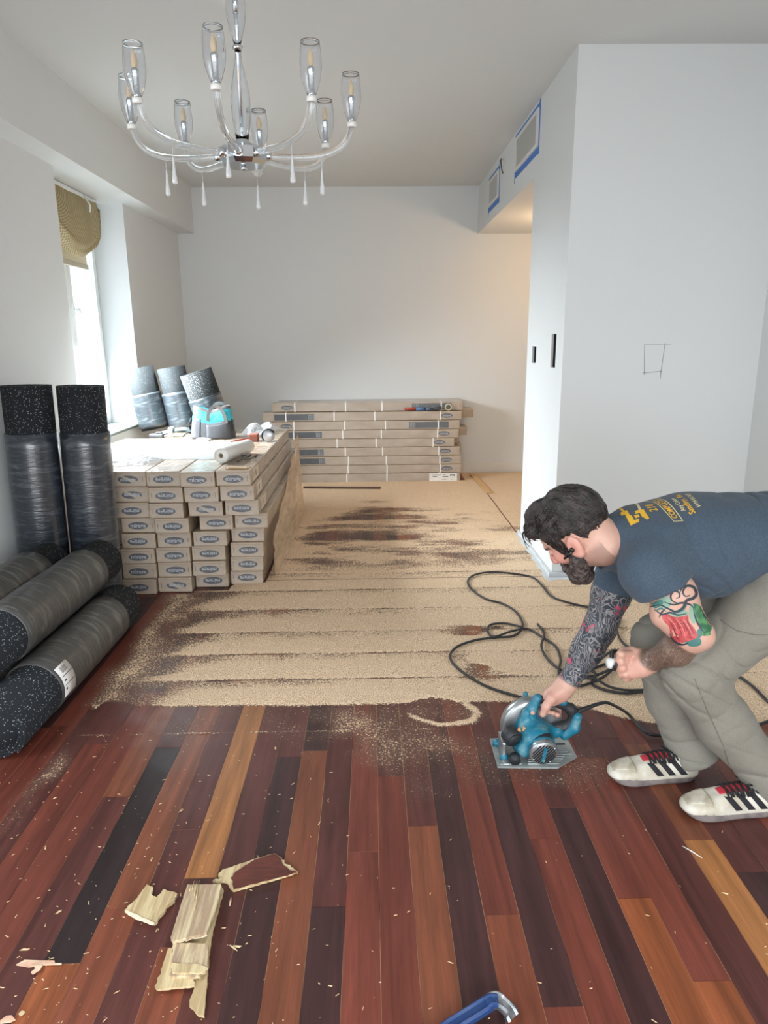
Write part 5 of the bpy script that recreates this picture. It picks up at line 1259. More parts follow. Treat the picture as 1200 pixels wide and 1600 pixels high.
def ink(name, rgb, areas=(), lines=(), la=0.0008, ll=0.0012, rgb2=None):
    m = mat(name, rgb, 0.55, rgb2=rgb2, nscale=60)
    for a in areas:
        b = MB(); ink_area(b, a, la)
        if b.f: b.build(name, m, o_body)
    for (p, w) in lines:
        b = MB(); ink_line(b, p, w, ll)
        if b.f: b.build(name, m, o_body)
ink('pale_green_ink', (134, 164, 146), [[(330, 200), (365, 215), (372, 245), (345, 262), (318, 250)], [(355, 285), (420, 262), (450, 290), (400, 305)], [(455, 250), (480, 240), (492, 300), (470, 330), (452, 290)]], la=0.0005)
ink('teal_ink', (70, 118, 112), [[(282, 240), (325, 222), (335, 240), (300, 262)], [(430, 408), (470, 392), (505, 400), (500, 428), (455, 432)], [(488, 360), (512, 345), (508, 385), (492, 398)]], [([(300, 275), (325, 262), (350, 275)], 9), ([(400, 280), (425, 268), (445, 240)], 7)], la=0.0006)
ink('leaf_green_ink', (88, 146, 92), [[(470, 238), (498, 248), (522, 292), (556, 345), (536, 372), (505, 345), (484, 300)], [(505, 385), (520, 352), (548, 372), (540, 384)]], [], la=0.0008, rgb2=(48, 96, 70))
ink('flower_red_ink', (196, 92, 92), [[(326, 288), (350, 284), (368, 292), (392, 300), (428, 296), (446, 292), (452, 322), (470, 345), (490, 376), (482, 396), (448, 408), (412, 416), (386, 404), (368, 372), (362, 342), (338, 318)]], [], la=0.0010, rgb2=(170, 66, 70))
ink('petal_shade_ink', (126, 46, 54), [], [([(342, 300), (372, 330), (396, 385), (410, 410)], 4), ([(372, 298), (402, 335), (424, 392)], 4), ([(406, 304), (436, 340), (462, 396)], 4.5), ([(438, 300), (452, 335), (482, 385)], 4), ([(362, 345), (390, 350), (420, 345)], 3), ([(385, 320), (420, 330), (450, 325)], 3)], ll=0.0013)
ink('petal_light_ink', (222, 142, 130), [], [([(356, 300), (388, 336), (404, 380)], 3), ([(392, 306), (420, 345), (440, 396)], 3), ([(424, 304), (446, 340), (470, 385)], 3)], ll=0.0014)
ink('dark_vine_ink', (46, 58, 66), [], [([(272, 256), (320, 246), (358, 262), (394, 276), (426, 256), (440, 226), (468, 216), (484, 196), (470, 166), (440, 162), (424, 186), (434, 206), (456, 203)], 13), ([(402, 238), (376, 226), (370, 202), (385, 183), (406, 190), (408, 210), (392, 216)], 10), ([(296, 266), (332, 288), (366, 280), (402, 290), (440, 284)], 9), ([(340, 232), (380, 244), (420, 236), (456, 244), (474, 262)], 9), ([(318, 302), (328, 282), (345, 262)], 8), ([(470, 262), (482, 310), (500, 345), (520, 372)], 7), ([(412, 186), (420, 168), (442, 150)], 8), ([(366, 374), (384, 406), (420, 424), (450, 416)], 9), ([(500, 250), (520, 292), (552, 340)], 4)], ll=0.0015)

# ---- hair and beard
M_HAIR = mat('black_hair', (34, 29, 28), 0.42, rgb2=(70, 60, 56), nscale=45, stretch=(1, 1, 1), bump=0.5, bscale=220, lo=0.45, hi=0.75)
hair = Field(H(0, 0.05)-0.2, H(0, 0.05)+0.2, 0.0032)
head_base(hair, 0.008)
for (f, u, s_, r) in ((0.075, 0.108, 0.02, 0.024), (0.085, 0.100, -0.02, 0.022), (0.06, 0.122, 0.0, 0.032), (0.02, 0.122, 0.02, 0.04), (-0.04, 0.108, 0.02, 0.05), (0.084, 0.096, 0.042, 0.018), (-0.075, 0.070, 0.0, 0.045)):
    hair.ell(H(f, u, s_), rr(r, r, r), k=0.03)
sl, X, Y, Z = hair.sub(hair.lo, hair.lo+1)
hl = np.stack([X-HO[0], Y-HO[1], Z-HO[2]], -1) @ HA.T / HK; f, u, s_ = hl[..., 0], hl[..., 1], hl[..., 2]
line = np.interp(f, [-0.14, -0.105, -0.075, -0.045, -0.034, 0.012, 0.026, 0.040, 0.05, 0.064, 0.085, 0.105], [-0.02, -0.035, -0.030, 0.0, 0.040, 0.040, -0.020, -0.018, 0.048, 0.066, 0.078, 0.086])
line = line + 0.004*vnoise(f*160, s_*160, 0, 5)
hair.put(sl, ((line-u)*HK*-1).astype(np.float32)*-1*-1, 0.004, True)
def wv(x, y, z):
    q = ((np.stack([x, y, z], -1)-HO)@HA.T)/HK; top = smoothstep(0.03, 0.10, q[:, 1])
    return top*(0.0030*np.sin(q[:, 2]*150 + 3*vnoise(x*20, y*20, z*20, 3)) + 0.004*vnoise(q[:, 0]*22, q[:, 2]*60, q[:, 1]*22, 9)) + 0.0016*vnoise(x*150, y*150, z*150, 8)
hair.warp(wv, hair.lo, hair.lo+1)
o_hair, Vh, Fh = man_part('hair', hair, M_HAIR)
bvh_h = BVHTree.FromPolygons([Vector(v) for v in Vh-BASE], [tuple(map(int, q)) for q in Fh])
b = MB(); r6 = random.Random(11); hf, hu, hs = Vector(HF), Vector(HU), Vector(HS)
for i in range(420):
    f0, u0, s0 = r6.uniform(-0.11, 0.10), r6.uniform(0.0, 0.14), r6.uniform(-0.075, 0.085)
    p = Vector(H(f0, u0, s0)-BASE); h = bvh_h.find_nearest(p)
    if h[0] is None: continue
    p = h[0]; loc = head_local(np.array([p])+BASE)[0]
    flow = (hf*0.9 - hu*0.35) if loc[1] > 0.085 and loc[0] > -0.04 else (-hf*0.35 - hu*0.9 if loc[0] < -0.03 else hf*0.35 - hu*0.8)
    flow = flow + hs*r6.uniform(-0.35, 0.35); pts = []
    for k in range(r6.randint(5, 9)):
        h = bvh_h.find_nearest(p)
        if h[0] is None or (h[0]-p).length > 0.012: break
        n_ = h[1]; pts.append(h[0]+n_*(0.0008+0.0012*math.sin(k*0.6))); t_ = (flow-n_*flow.dot(n_)).normalized(); p = h[0]+t_*0.0065
    if len(pts) > 3: b.tube(pts, list(np.linspace(0.0019, 0.0006, len(pts))), 5)
b.build('hair_strands', mat('hair_strands', (30, 26, 25), 0.38, rgb2=(84, 74, 70), nscale=30, lo=0.45, hi=0.8), man)
b = MB(); r5 = random.Random(5)
for i in range(26):     # loose locks over the forehead and crown
    s0 = r5.uniform(-0.05, 0.055); f0 = r5.uniform(0.04, 0.09); u0 = 0.135 - (f0-0.04)*0.75
    p = [H(f0-0.02, u0+0.006, s0), H(f0+0.012, u0+0.014, s0+0.006), H(f0+0.034, u0-0.006, s0+r5.uniform(-.01, .01)), H(f0+0.036+r5.uniform(-.008, .008), u0-0.034, s0+r5.uniform(-.012, .012)), H(f0+0.022, u0-0.050, s0+r5.uniform(-.015, .015))]
    if f0 > 0.075: p = p[:4]
    b.tube([q-BASE for q in map(np.array, spline(p, 5))], list(np.linspace(0.0035, 0.0008, len(spline(p, 5)))), 5)
b.build('hair_locks', M_HAIR, man)
M_BEARD = mat('dark_beard', (46, 38, 36), 0.55, rgb2=(92, 80, 76), nscale=70, bump=0.6, bscale=200)
bd = Field(H(0.03, -0.05)-0.15, H(0.03, -0.05)+0.15, 0.003)
for sgn in (1, -1):
    bd.chain([H(0.030, -0.010, 0.059*sgn), H(0.018, -0.046, 0.060*sgn), H(0.050, -0.078, 0.046*sgn), H(0.080, -0.094, 0.014*sgn)], [0.009*HK, 0.020*HK, 0.027*HK, 0.029*HK], 0.02); bd.cap(H(0.04, -0.05, 0.058*sgn), H(0.066, -0.072, 0.044*sgn), 0.015*HK, 0.018*HK, 0.015)
    bd.chain([H(0.098, -0.040, 0.006*sgn), H(0.086, -0.052, 0.030*sgn), H(0.066, -0.074, 0.040*sgn)], [0.0085*HK, 0.011*HK, 0.016*HK], 0.012)
bd.cap(H(0.080, -0.090), H(0.070, -0.112), 0.030*HK, 0.022*HK, 0.02); bd.cap(H(0.094, -0.068, 0.0), H(0.09, -0.08, 0.0), 0.012*HK, None, 0.01)
bd.warp(lambda x, y, z: 0.0022*vnoise(x*170, y*170, z*170, 18) + 0.0016*vnoise(x*70, y*70, z*70, 19), bd.lo, bd.lo+1)
man_part('beard', bd, M_BEARD)
b = MB()
e0 = H(0.0, -0.002, 0.082); b.lathe([(0.002, -0.006), (0.0085, -0.004), (0.0085, 0.004), (0.004, 0.007)], 14, M=Matrix.Translation(Vector(e0-BASE)) @ Vector(HS).to_track_quat('Z', 'Y').to_matrix().to_4x4())
b.tube([H(0.0, -0.004, 0.086)-BASE, H(0.016, -0.008, 0.087)-BASE, H(0.036, -0.010, 0.085)-BASE], [0.0055, 0.005, 0.0042], 10)
b.build('earbud', mat('black_plastic', (22, 22, 24), 0.25), man)['label'] = 'black wireless earbud'

# ---- T-shirt
shirt = Field((0.66, 1.78, 0.54), (1.56, 2.54, 1.10), 0.0042)
shirt.ell((0.880, 2.155, 0.855), (0.12, 0.195, 0.118), k=0.05); shirt.ell((1.01, 2.15, 0.852), (0.175, 0.19, 0.160), k=0.05)
shirt.ell((1.16, 2.15, 0.862), (0.21, 0.18, 0.148), k=0.06); shirt.ell((1.34, 2.15, 0.865), (0.18, 0.17, 0.150), k=0.06); shirt.ell((1.06, 2.12, 0.80), (0.14, 0.15, 0.115), k=0.05)
shirt.cap((0.83, 2.15, 0.860), (0.755, 2.155, 0.848), 0.098, 0.086, 0.05)
shirt.chain([RS_+np.array([0.01, -0.02, 0.02]), P(957, 925, 2.345)], [0.090, 0.080], 0.05)
nd_ = (NB-H(-0.045, -0.06)); nd_ /= np.linalg.norm(nd_)
shirt.ell(P(1068, 880, 2.005), (0.065, 0.05, 0.06), k=0.04)
def folds(x, y, z):
    w = 0.5+0.5*vnoise(x*5, y*5, z*5, 2)
    a = 0.011*(1-np.abs(np.sin((x*0.9-z*0.45)*42 + 3*vnoise(x*6, y*5, z*6, 7))))**2.5*smoothstep(0.98, 1.08, x)*w
    b_ = 0.009*(1-np.abs(np.sin((x*0.8+z*0.8)*38 + 4*vnoise(x*6, y*7, z*6, 11))))**2.5*smoothstep(2.12, 1.98, y)*w
    return a + b_ + 0.0035*vnoise(x*16, y*16, z*16, 13)
shirt.warp(folds, shirt.lo, shirt.lo+1)
# neck opening
cp = np.array([0.742, 2.155, 0.848]); shirt.plane(cp, (-0.93, 0, 0.10), (0.6, 1.95, 0.70), (0.80, 2.36, 1.02), 0.006)
shirt.cap(cp+np.array([0.03, 0, 0]), cp-np.array([0.06, 0, 0]), 0.071, 0.071, 0.006, True)
# sleeve ends
ae = P(1054, 934, 1.94); ad = (LE-LM)/np.linalg.norm(LE-LM); ad2 = ad+np.array([0.02, 0, 0.10])
slv = Field(shirt.lo, (1.56, 2.54, 1.10), 0.0042)
slv.chain([LS+np.array([0.035, 0.04, 0.005]), P(1018, 893, 1.975), P(1060, 946, 1.938)], [0.088, 0.084, 0.078], 0.05)
slv.plane(ae-ad*0.034, ad2, ae-0.2, ae+0.2, 0.005); slv.cap(ae-ad*0.0, ae+ad*0.08, 0.069, 0.069, 0.005, True)
slv.warp(folds, slv.lo, slv.lo+1)
shirt.put((slice(None),)*3, slv.F, 0.045); del slv
fe = P(956, 918, 2.345); fd = (RE-RS_)/np.linalg.norm(RE-RS_)
shirt.plane(fe, fd, fe-0.12, fe+0.12, 0.005); shirt.cap(fe-fd*0.04, fe+fd*0.08, 0.071, 0.071, 0.005, True)
M_SHIRT = mat('heather_blue_jersey', (68, 84, 99), 0.9, rgb2=(56, 70, 84), nscale=230, bump=0.15, bscale=500, sheen=0.1, lo=0.35, hi=0.65)
o_shirt, Vs, Fs = man_part('t_shirt', shirt, M_SHIRT); del shirt
bvh_s = BVHTree.FromPolygons([Vector(v) for v in Vs-BASE], [tuple(map(int, q)) for q in Fs])

# lettering printed on the back of the shirt, laid on the cloth
M_YEL = mat('yellow_print', (226, 176, 44), 0.7); M_CRM = mat('cream_print', (214, 200, 150), 0.7)
camL = Vector(CAM-BASE)
def on_cloth(px, py):
    d = Vector(_ray(px, py)).normalized(); h = bvh_s.ray_cast(camL, d); return h[0], h[1]
def printed(name, geo, p_near, p_far, m, size, lift=0.0012):
    """print starting at pixel p_near, running over the back towards p_far; size = metres per unit"""
    a, na = on_cloth(*p_near); c, nc = on_cloth(*p_far)
    if a is None or c is None: print('print missed', name); return None
    vs, fs = geo; u0 = min(v[0] for v in vs)
    U = (c-a).normalized(); nn = (na+nc).normalized(); Vv = nn.cross(U).normalized()
    if Vv.x > 0: Vv = -Vv
    out = []
    for v in vs:
        p = a + U*((v[0]-u0)*size) + Vv*(v[1]*size)
        h = bvh_s.ray_cast(p+nn*0.08, -nn)
        q, nq = (h[0], h[1]) if h[0] is not None else bvh_s.find_nearest(p)[:2]
        out.append(q + nq*lift)
    return link(name, MB().add(out, fs).mesh(name, m), o_shirt)
def quads(rects, n=10):
    vs = []; fs = []
    for (x0, y0, x1, y1) in rects:
        nx = max(1, int(n*(x1-x0)/0.3)); b0 = len(vs)
        for i in range(nx+1):
            for y in (y0, y1): vs.append((x0+(x1-x0)*i/nx, y, 0))
        for i in range(nx): fs.append((b0+2*i, b0+2*i+2, b0+2*i+3, b0+2*i+1))
    return vs, fs
# emblem: four bars turning round a square
printed('emblem', quads([(-.5, .22, .22, .5), (.22, -.22, .5, .5), (-.22, -.5, .5, -.22), (-.5, -.5, -.22, .22), (-.12, -.12, .12, .12)], 4), (1000, 815), (993, 803), M_YEL, 0.058)
printed('lettering', quads([(0, -.06, 1.4, .06), (0, -.16, .3, .16)], 3), (977, 804), (971, 796), M_YEL, 0.07)
printed('lettering', quads([(0, -.05, 1.2, .05)], 6), (1000, 797), (996, 789), M_CRM, 0.08)
tg = lambda t_: text_geo(t_, 1.0, 0.02)
printed('lettering', tg('210'), (1023, 799), (1014, 789), M_YEL, 0.034)
printed('lettering', tg('COMPLETE F'), (1056, 810), (1045, 796), M_YEL, 0.0245)
fr = quads([(0, .52, 7.4, .64), (0, -.64, 7.4, -.52), (0, -.64, .12, .64), (7.28, -.64, 7.4, .64)], 2)
printed('printed_border', fr, (1060, 815), (1049, 801), M_CRM, 0.0245)
printed('lettering', tg('Any Color'), (1069, 799), (1060, 788), M_CRM, 0.018)
printed('lettering', tg('Sanding, Re'), (1083, 803), (1075, 791), M_YEL, 0.026)
printed('lettering', tg('WWW.NY'), (1093, 793), (1086, 783), M_CRM, 0.021)

# ---- trousers
tr = Field((0.80, 1.80, 0.03), (1.62, 2.46, 0.98), 0.0046)
KL, AL, KR, AR = P(1081, 1052, 1.995), P(1206, 1222, 1.965), P(1030, 1000, 2.225), P(1082, 1178, 2.145)
tr.cap((1.30, 2.10, 0.80), (1.30, 2.20, 0.80), 0.135, None, 0.05); tr.cap((1.42, 2.06, 0.78), (1.42, 2.24, 0.78), 0.15, None, 0.05)
tr.chain([(1.38, 2.05, 0.735), P(1190, 955, 2.02), KL], [0.135, 0.112, 0.088], 0.05)
tr.chain([KL, P(1130, 1128, 2.0), AL], [0.088, 0.084, 0.074], 0.04)
tr.chain([(1.38, 2.24, 0.735), P(1120, 945, 2.22), KR], [0.13, 0.108, 0.088], 0.03)
tr.chain([KR, P(1050, 1090, 2.19), AR], [0.088, 0.084, 0.074], 0.03)
for (A_, K_) in ((AL, KL), (AR, KR)):     # cloth bunched over the shoe
    d = (A_-K_)/np.linalg.norm(A_-K_); tr.cap(A_-d*0.02, A_+d*0.03+np.array([0.012, 0, 0]), 0.074, 0.070, 0.03)
def tfolds(x, y, z):
    n1 = vnoise(x*7, y*7, z*7, 2); knee = np.exp(-((z-0.46)/0.12)**2) + 0.9*np.exp(-((z-0.14)/0.09)**2)
    s1 = 1-np.abs(np.sin((z*1.0+x*0.35)*40 + 3.5*n1)); a = 0.016*s1**3*knee*np.clip(0.55+0.6*vnoise(x*6, y*6, z*6, 3), 0, 1)
    c = 0.009*(1-np.abs(np.sin((z*0.75-x*0.65)*34 + 4*vnoise(x*5, y*5, z*5, 5))))**3*np.clip(0.4+0.7*vnoise(x*6, y*6, z*6, 9), 0, 1)
    return a + c + 0.0035*vnoise(x*15, y*15, z*15, 17)
tr.warp(tfolds, tr.lo, tr.lo+1.2)
for (A_, K_, r) in ((AL, KL, 0.062), (AR, KR, 0.062)):
    d = (A_-K_)/np.linalg.norm(A_-K_); dd = d*0.75+np.array([0.25, 0, -0.55]); e = A_+np.array([0.0, 0, -0.020])
    tr.plane(e, dd, e-0.14, e+0.14, 0.006); tr.cap(e-d*0.02, e+d*0.12, r, r, 0.006, True)
M_TROU = mat('grey_olive_canvas', (132, 129, 118), 0.9, rgb2=(126, 122, 112), nscale=300, bump=0.2, bscale=420, sheen=0.05)
o_tr, Vt, Ft = man_part('trousers', tr, M_TROU); del tr
bvh_t = BVHTree.FromPolygons([Vector(v) for v in Vt-BASE], [tuple(map(int, q)) for q in Ft])
# stitched seams on the near leg
def seam(pxs, r=0.0011):
    P_ = []
    for i in range(len(pxs)-1):
        for k in range(8):
            px = pxs[i][0]+(pxs[i+1][0]-pxs[i][0])*k/8; py = pxs[i][1]+(pxs[i+1][1]-pxs[i][1])*k/8
            h = bvh_t.ray_cast(camL, Vector(_ray(px, py)).normalized())
            if h[0] is not None: P_.append(h[0]+h[1]*0.0006)
    return MB().tube(P_, r, 6) if len(P_) > 2 else None
M_SEAM = mat('seam_thread', (108, 104, 96), 0.9)
for s_ in (seam([(1085, 1060), (1105, 1110), (1130, 1165), (1150, 1230)]), seam([(1125, 968), (1150, 985), (1180, 992), (1205, 992)])):
    if s_: s_.build('seam', M_SEAM, o_tr)

# ---- trainers
M_LEA = mat('scuffed_white_leather', (214, 210, 196), 0.55, rgb2=(176, 166, 146), nscale=14, bump=0.12, bscale=60, lo=0.42, hi=0.7)
M_TOE = mat('dirty_cream_suede', (206, 199, 182), 0.85, rgb2=(172, 162, 142), nscale=22, bump=0.2, bscale=90); M_BLK = mat('black_suede', (34, 34, 38), 0.85); M_RED = mat('red_tongue', (196, 48, 62), 0.6); M_SOLE = mat('grey_rubber_sole', (134, 126, 122), 0.7, rgb2=(112, 104, 102), nscale=30); M_LACE = mat('black_laces', (26, 26, 28), 0.8)
def shoe_half(x):
    return float(np.interp(x, [0, .012, .04, .09, .14, .19, .225, .255, .278, .292, .300], [.010, .026, .036, .037, .039, .047, .050, .048, .040, .028, .012]))
def make_shoe(loc, yaw, lab, side):
    """x = 0 at the heel, toe at x = 0.30; the decorated flank towards -y"""
    F_ = Field((-0.02, -0.075, -0.01), (0.33, 0.075, 0.16), 0.003)
    for x in np.linspace(0.02, 0.28, 14):
        w = shoe_half(x); top = float(np.interp(x, [0, .04, .10, .16, .21, .26, .30], [.088, .092, .097, .090, .074, .060, .044]))
        F_.ell((x, 0, 0.030), (0.03, w, max(top-0.030, 0.012)), k=0.02)
    F_.cap((0.055, 0, 0.07), (0.04, 0, 0.115), 0.036, 0.038, 0.02)
    F_.plane((0, 0, 0.018), (0, 0, -1), (-.1, -.2, -.1), (.5, .2, .2), 0.004)
    F_.plane((0.05, 0, 0.112), (0.25, 0, 1), (-.1, -.2, 0), (.5, .2, .3), 0.006)
    V, Fq = F_.skin()
    t = link('shoe', None, man); t.location = tuple(np.array(loc)-BASE); t.rotation_euler = (0, 0, yaw); t['label'] = lab
    up = npmesh('upper', V, Fq, M_LEA, t)
    bv = BVHTree.FromPolygons([Vector(v) for v in V], [tuple(map(int, q)) for q in Fq])
    # sole
    xs = np.concatenate([[0], np.linspace(0.006, 0.294, 22), [0.3]])
    ring = [(x, -shoe_half(x)-0.0035) for x in xs] + [(x, shoe_half(x)+0.0035) for x in xs[::-1]]
    b = MB(); n = len(ring); lv = [(0.92, 0.0), (1.0, 0.007), (1.01, 0.022), (0.985, 0.030)]; vs = []
    for k, z in lv:
        for x, y in ring: vs.append((0.15+(x-0.15)*(1+(k-1)*0.4), y*k, z + 0.010*max(0, (x-0.24)/0.06)**2))
    fs = [tuple(range(n-1, -1, -1)), tuple(range(3*n, 4*n))]
    for a in range(3): fs += [(a*n+i, a*n+(i+1) % n, (a+1)*n+(i+1) % n, (a+1)*n+i) for i in range(n)]
    b.add(vs, fs, 0, True); b.build('sole', M_SOLE, t)
    def patch(name, poly4, m, d, org, nu=10, nv=6, lift=0.0014):
        """quad patch dropped onto the upper along d"""
        p = [Vector(q) for q in poly4]; V2 = []; F2 = []
        for j in range(nv+1):
            for i in range(nu+1):
                q = (p[0]*(1-i/nu)+p[1]*i/nu)*(1-j/nv) + (p[3]*(1-i/nu)+p[2]*i/nu)*(j/nv)
                h = bv.ray_cast(q - d*0.3, d)
                V2.append((h[0]+h[1]*lift) if h[0] is not None else bv.find_nearest(q)[0])
        for j in range(nv):
            for i in range(nu): F2.append((j*(nu+1)+i, j*(nu+1)+i+1, (j+1)*(nu+1)+i+1, (j+1)*(nu+1)+i))
        o = npmesh(name, [tuple(v) for v in V2], F2, m, t); md = o.modifiers.new('thickness', 'SOLIDIFY'); md.thickness = 0.0012; return o
    for sg in (-1, 1):
        d = Vector((0, -sg, -0.15)).normalized()
        for k in range(3):
            xt, xb = 0.186-0.036*k, 0.152-0.042*k; zt_ = 0.072+0.007*k
            patch('stripe', [(xb, 0, 0.030), (xb-0.024, 0, 0.030), (xt-0.022, 0, zt_), (xt, 0, zt_)], M_BLK, d, None, 3, 8)
    patch('heel_patch', [(0.055, 0, 0.062), (0.012, 0, 0.060), (0.02, 0, 0.095), (0.075, 0, 0.088)], M_BLK, Vector((0, 1, 0)), None, 6, 5)
    dn = Vector((-0.25, 0, -1)).normalized()
    patch('toe_cap', [(0.297, -0.02, 0.1), (0.225, -0.046, 0.1), (0.225, 0.046, 0.1), (0.297, 0.02, 0.1)], M_TOE, Vector((0, 0, -1)), None, 12, 12, 0.0010)
    patch('tongue', [(0.200, -0.016, 0.1), (0.100, -0.024, 0.1), (0.100, 0.024, 0.1), (0.200, 0.016, 0.1)], M_RED, dn, None, 14, 6)
    b = MB()
    def top(x, y): h = bv.ray_cast(Vector((x, y, 0.2))-dn*0.1, dn); return (h[0]+h[1]*0.0045) if h[0] is not None else Vector((x, y, 0.07))
    for k in range(6):
        x = 0.204-0.017*k
        for (ya, yb, dx) in ((-0.031, 0.031, 0.012), (0.031, -0.031, 0.012)):
            b.tube([top(x + dx*i/6*-1, ya+(yb-ya)*i/6) for i in range(7)], 0.0034, 6)
    b.tube(spline([top(0.12, -0.02), top(0.125, -0.03)+Vector((0, -0.01, 0.006)), top(0.14, -0.03)+Vector((0, -0.012, 0.016)), top(0.135, -0.015)+Vector((0, 0, 0.01)), top(0.12, 0)], 6), 0.0025, 6)
    b.tube(spline([top(0.12, 0.0), top(0.13, 0.02)+Vector((0, 0.01, 0.022)), top(0.155, 0.015)+Vector((0.0, 0.0, 0.02)), top(0.14, 0.0)], 6), 0.0025, 6)
    b.build('laces', M_LACE, t)
    return t
make_shoe((1.290, 1.948, 0.0012), PI + 0.03, 'near white trainer with three black stripes and red tongue', 1)
make_shoe((1.115, 2.132, 0.0012), PI + 0.02, 'far white trainer with three black stripes and red tongue', 1)

# ---- white plug held in the left hand, with its cord
t = thing('power_plug', 'dusty white cord plug pinched in the man\'s left hand', 'plug', tuple(P(957, 1036, 2.06)))
o_ = np.array(t.location)
b = MB(); a_, c_ = P(966, 1032, 2.065)-o_, P(948, 1037, 2.06)-o_
b.tube([a_, a_*0.5, c_*0.6, c_], [0.010, 0.016, 0.018, 0.014], 12); b.build('plug_body', mat('dusty_white_plastic', (216, 218, 216), 0.5), t)
b = MB().tube(spline([P(975, 1030, 2.07)-o_, P(964, 1036, 2.035)-o_, P(960, 1046, 2.04)-o_, P(957, 1030, 2.06)-o_, P(959, 1018, 2.085)-o_, P(972, 1018, 2.10)-o_], 6), 0.005, 8); b.build('cord_end', M_CABLE, t)

# ================================================================== THE CIRCULAR SAW
SX, SY = 0.585, 2.295
saw = thing('circular_saw', 'blue and silver circular saw with a grey base plate in the man\'s hand', 'saw', (SX, SY, 0.0015))
M_TEALP = mat('blue_green_plastic', (24, 112, 136), 0.4, rgb2=(120, 158, 160), nscale=26, lo=0.52, hi=0.8, bump=0.1, bscale=80)
M_BLKP = mat('black_grip_rubber', (40, 42, 46), 0.6, rgb2=(92, 92, 92), nscale=26, lo=0.55, hi=0.8); M_ALU = mat('scuffed_aluminium', (176, 180, 182), 0.32, 0.75, rgb2=(146, 150, 152), nscale=20)
M_PLATE = mat('dusty_grey_plate', (164, 170, 168), 0.45, 0.35, rgb2=(140, 146, 144), nscale=14)
def sw(px, py, y, dz=0.0): p = P(px, py, y); return Vector((p[0]-SX, p[1]-SY, p[2]-0.0015+dz))
# base plate with a clipped corner, ribs and blade slot
poly = [(-0.150, -0.094), (0.066, -0.104), (0.152, -0.040), (0.150, 0.086), (0.115, 0.106), (-0.148, 0.090)]
b = MB().prism(poly, 0.0, 0.005); c = (0.0, 0.0)
b.prism([(x*0.985, y*0.985) for x, y in poly], 0.005, 0.0065); b.build('base_plate', M_PLATE, saw)
b = MB()
for i in range(6): b.rbox((-0.04+0.004*i, -0.088+i*0.014, 0.0065), (0.075+0.01*i, -0.082+i*0.014, 0.0115), 0.0015)
b.rbox((0.08, -0.03, 0.0065), (0.135, -0.024, 0.011), 0.0015); b.rbox((-0.14, -0.085, 0.0065), (-0.06, -0.08, 0.010), 0.0015)
b.build('plate_ribs', M_PLATE, saw)
b = MB().box((-0.145, 0.036, 0.0066), (0.13, 0.046, 0.0072)); b.build('blade_slot', M_DARK, saw)
# blade and its upper guard
bc = Vector((0.0, 0.042, 0.085)); Mxz = Matrix.Rotation(PI/2, 4, 'X')
teeth = []
for i in range(48):
    a = 2*PI*i/48; teeth += [(0.082*math.cos(a), 0.082*math.sin(a)), (0.088*math.cos(a+0.06), 0.088*math.sin(a+0.06))]
MB().prism(teeth, -0.001, 0.001, 0, Matrix.Translation(bc+Vector((0, 0.006, 0.006))) @ Mxz).build('blade', M_ALU, saw)
def guard(r0, r1, y0, y1, a0, a1, m, name, n=28):
    b = MB(); vs = []
    prof = [(r0, y0), (r1-0.012, y0), (r1-0.003, y0+0.006), (r1, (y0+y1)/2), (r1-0.003, y1-0.006), (r1-0.012, y1), (r0, y1)]
    for i in range(n+1):
        a = a0+(a1-a0)*i/n
        for r, y in prof: vs.append((bc.x+r*math.cos(a), bc.y+y, bc.z+r*math.sin(a)))
    k = len(prof); fs = []
    for i in range(n):
        for j in range(k): fs.append((i*k+j, i*k+(j+1) % k, (i+1)*k+(j+1) % k, (i+1)*k+j))
    fs += [tuple(range(k)), tuple(n*k+j for j in range(k-1, -1, -1))]
    b.add(vs, fs, 0, True); return b.build(name, m, saw)
guard(0.02, 0.118, -0.022, 0.028, math.radians(8), math.radians(196), M_ALU, 'upper_guard')
guard(0.03, 0.097, -0.016, 0.022, math.radians(100), math.radians(118), M_DARK, 'guard_slot')
b = MB().rbox((-0.128, -0.055, 0.0), (-0.112, 0.03, 0.075), 0.005); b.rbox((-0.128, -0.09, 0.0065), (-0.105, 0.03, 0.014), 0.002); b.build('front_bracket', M_ALU, saw)
for (x, y) in ((-0.128, 0.045), (-0.118, -0.045)):
    MB().lathe([(0.004, 0.006), (0.016, 0.008), (0.017, 0.020), (0.010, 0.026), (0.004, 0.03)], 14, M=Matrix.Translation((x, y, 0))).build('clamp_knob', M_TEALP, saw)
# gear case and motor towards the camera
q = Field((-0.16, -0.16, -0.01), (0.2, 0.12, 0.27), 0.003)
q.cap((-0.01, 0.03, 0.085), (-0.005, -0.035, 0.08), 0.060, 0.052, 0.01); q.cap((-0.055, 0.01, 0.045), (-0.045, -0.045, 0.045), 0.034, 0.030, 0.02)
q.cap((0.01, -0.005, 0.080), (0.011, -0.028, 0.076), 0.053, 0.050, 0.02); q.cap((0.03, 0.0, 0.078), (0.085, 0.0, 0.088), 0.032, 0.024, 0.02)
q.cap((-0.035, 0.005, 0.12), (-0.028, 0.005, 0.16), 0.026, 0.020, 0.02)
q.plane((0, 0, 0.012), (0, 0, -1), (-.3, -.3, -.1), (.3, .3, .3), 0.004)
V, Fq = q.skin(); npmesh('motor_housing', V, Fq, M_TEALP, saw)
